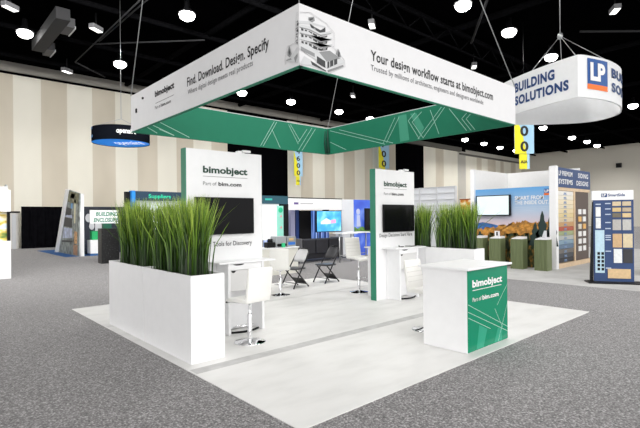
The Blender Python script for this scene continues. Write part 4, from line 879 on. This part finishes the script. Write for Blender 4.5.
cols = [(.72, .70, .66), (.70, .66, .56), (.72, .62, .44), (.66, .58, .42), (.68, .56, .34), (.62, .50, .26), (.60, .48, .30), (.48, .28, .12), (.38, .08, .04), (.30, .34, .18), (.38, .40, .38), (.20, .30, .38), (.10, .16, .24), (.14, .13, .12), (.05, .055, .065), (.02, .02, .024)]
for i, cc in enumerate(cols):
    z1 = 2.44-i*.143; b = B(); b.box(12.84, 14.2, 2.93, 2.98, z1-.135, z1)
    mesh_obj('colour_board', b, M('siding %d' % i, cc, .6), t)
b = B()
for i in range(16):
    z1 = 2.44-i*.143; b.box(13.4, 13.58, 2.92, 2.93, z1-.09, z1-.05); b.box(13.37, 13.62, 2.92, 2.93, z1-.12, z1-.105)
mesh_obj('name_lines', b, M('swatch label blue', (.16, .25, .42), .6), t)
br = mesh_obj('brown_board', B().box(14.3, 15.6, 2.93, 2.98, .14, 2.45), M('brown board', (.085, .06, .05), .6), t)
for r_ in range(6):
    for c_ in range(2):
        x = 14.62+c_*.42; z = 1.86-r_*.25
        mesh_obj('sample_chip', B().box(x, x+.26, 2.91, 2.93, z-.17, z), M(['chip white', 'chip cream', 'chip amber'][(r_*2+c_) % 3 if r_ in (1, 2) else 0], [(.75, .75, .74), (.65, .6, .5), (.7, .4, .12)][(r_*2+c_) % 3 if r_ in (1, 2) else 0], .5), br)
# sample board tower
A0 = Vector((10.35, 1.13, 0)); A1 = Vector((10.79, .38, 0)); du = (A1-A0).normalized(); rz = math.atan2(du.y, du.x)
t = thing('sample_board_stand', 'navy sample board stand with a white LP SmartSide header on a black base plate', 'display stand', (A0.x, A0.y, FZ), rz)
W = .86
mesh_obj('base_plate', B().box(-.16, 1.25, -.22, .25, 0, .03), BLK_PL, t, False)
mesh_obj('board', B().box(0, W, 0, .05, .04, 2.04), NAVY, t, False)
mesh_obj('header', B().box(-.03, W, -.005, .055, 2.04, 2.27), WHITE, t, False)
mesh_obj('side_frame', B().prism([(-.09, .03), (-.02, .03), (0, 2.0), (-.02, 2.0)], -.01, .05, 'y'), BLK_PL, t, False)
mesh_obj('logo_patch', B().box(.17, .30, -.009, -.004, 2.11, 2.20), NAVYT, t, False)
un = du
text('LP', WT, t, A0+du*.185+Vector((0, 0, 2.125)), un, .09, .055, .04, off=.012)
text('SmartSide', NAVYT, t, A0+du*.32+Vector((0, 0, 2.12)), un, .36, .065, .03, off=.008)
def bx(x0, x1, y0, y1): return ((x0-137)/138*W, (x1-137)/138*W, 2.04-(y1-132)/270*2.0, 2.04-(y0-132)/270*2.0)
S = [((145,162,155,187),(.75,.76,.77)),((145,162,191,226),(.75,.76,.77)),((142,174,232,374),(.45,.62,.72)),
 ((203,232,138,152),(.62,.50,.32)),((237,266,138,152),(.55,.45,.30)),((203,232,158,171),(.60,.44,.20)),((237,266,158,171),(.45,.36,.24)),((203,232,176,190),(.14,.12,.08)),((237,266,176,190),(.62,.46,.24)),
 ((203,232,197,232),(.42,.40,.38)),((237,266,197,232),(.48,.47,.45)),((203,234,244,289),(.55,.36,.19)),((238,270,244,289),(.62,.52,.34)),((206,234,294,340),(.72,.74,.74)),((238,270,294,340),(.02,.02,.025)),((185,263,360,391),(.62,.44,.24))]
for i, (q, cc) in enumerate(S):
    x0, x1, z0, z1 = bx(*q); mesh_obj('sample_chip', B().box(x0, x1, -.015, 0, z0, z1), M('stand chip %d' % i, cc, .5, noise=.08, scale=20), t, False)
b = B()
for r_ in range(5):
    for c_ in range(2):
        x0, x1, z0, z1 = bx(149+c_*14, 158+c_*14, 305+r_*13, 314+r_*13); b.box(x0, x1, -.02, -.015, z0, z1)
mesh_obj('small_dark_chips', b, BLK_PL, t, False)
b = B()
for y in (142, 160, 178, 205, 225, 248, 254, 262, 300, 356):
    x0, x1, z0, z1 = bx(178, 197, y, y+3.5); b.box(x0, x1, -.004, 0, z0, z1)
x0, x1, z0, z1 = bx(145, 163, 144, 148); b.box(x0, x1, -.004, 0, z0, z1)
mesh_obj('caption_lines', b, M('caption pale blue', (.45, .52, .65), .6), t, False)
# right edge kiosk
t = thing('kiosk', 'white kiosk with a black monitor at the right picture edge', 'kiosk', (12.6, -.2, FZ))
mesh_obj('kiosk_body', B().box(12.6, 13.4, -1.2, .62, FZ, 1.25), WHITE, t, bevel=.004)
mesh_obj('monitor_case', B().box(12.7, 12.8, -1.0, .35, 1.3, 2.05), BLK_PL, t, bevel=.01); mesh_obj('monitor_post', B().box(12.8, 12.86, -.5, -.3, 1.25, 1.5), BLK_PL, t)
mesh_obj('speaker_block', B().box(12.68, 12.9, .38, .58, 1.25, 1.95), BLK_PL, t, bevel=.01)
mesh_obj('violet_light', B().box(12.7, 12.8, .42, .56, 1.96, 2.05), M('violet glow', (.16, .05, .6), .5, emit=1.2), t)
tag(mesh_obj('speaker', B().box(69.6, 70, 16.2, 16.8, 8.0, 8.6), BLK_PL, None), 'small black box high on the plain beige wall', 'speaker')

# ---------------------------------------------------------------- light
w = bpy.data.worlds.new('world'); bpy.context.scene.world = w; w.use_nodes = True
bg = w.node_tree.nodes['Background']; bg.inputs[0].default_value = (1, .99, .975, 1); bg.inputs[1].default_value = 1.15
def area(loc, size, e, rot=(0, 0, 0), col=(1, .985, .96)):
    l = bpy.data.lights.new('added_fill', 'AREA'); l.energy = e; l.size = size; l.color = col
    o = bpy.data.objects.new('added_fill', l); C.objects.link(o); o.location = loc; o.rotation_euler = rot; return o
area((1.5, 1.5, 9.5), 3.5, 160); area((5.5, 5.5, 9.5), 2.5, 160); area((9, 1.5, 10.3), 3, 160)  # unseen overhead fill, added above the view for top light
def aim(loc, tgt, size, e): area(loc, size, e, (Vector(tgt)-Vector(loc)).to_track_quat('-Z', 'Y').to_euler())
aim((2, 7.5, 9.5), (12, 30, 5.5), 2.5, 1050); aim((-5, 5, 9.5), (0, 30, 5.5), 2.5, 450)  # added wash lights above the view, aimed to brighten the striped wall
sn = bpy.data.lights.new('added_front_fill', 'SUN'); sn.energy = 1.3; sn.angle = math.radians(70); sn.color = (1, .99, .98)  # added frontal fill from behind the camera, not real daylight
so = bpy.data.objects.new('added_front_fill', sn); C.objects.link(so); so.location = (-8, -9, 8)
so.rotation_euler = Vector((.60, .80, -.42)).to_track_quat('-Z', 'Y').to_euler()
def spot(x, y, e, z=10.25):
    l = bpy.data.lights.new('hall_spot', 'SPOT'); l.energy = e; l.spot_size = math.radians(150); l.spot_blend = .6; l.shadow_soft_size = .2; l.color = (1, .98, .95)
    o = bpy.data.objects.new('hall_spot', l); C.objects.link(o); o.location = (x, y, z)
for x, y in LGT: spot(x, y, 900 if y > 22 and x < 40 else (1500 if y > 22 else (1900 if x < 40 else 2600)))
sc_ = bpy.context.scene
sc_.view_settings.view_transform = 'Standard'; sc_.view_settings.look = 'None'; sc_.view_settings.exposure = .55; sc_.view_settings.gamma = 1
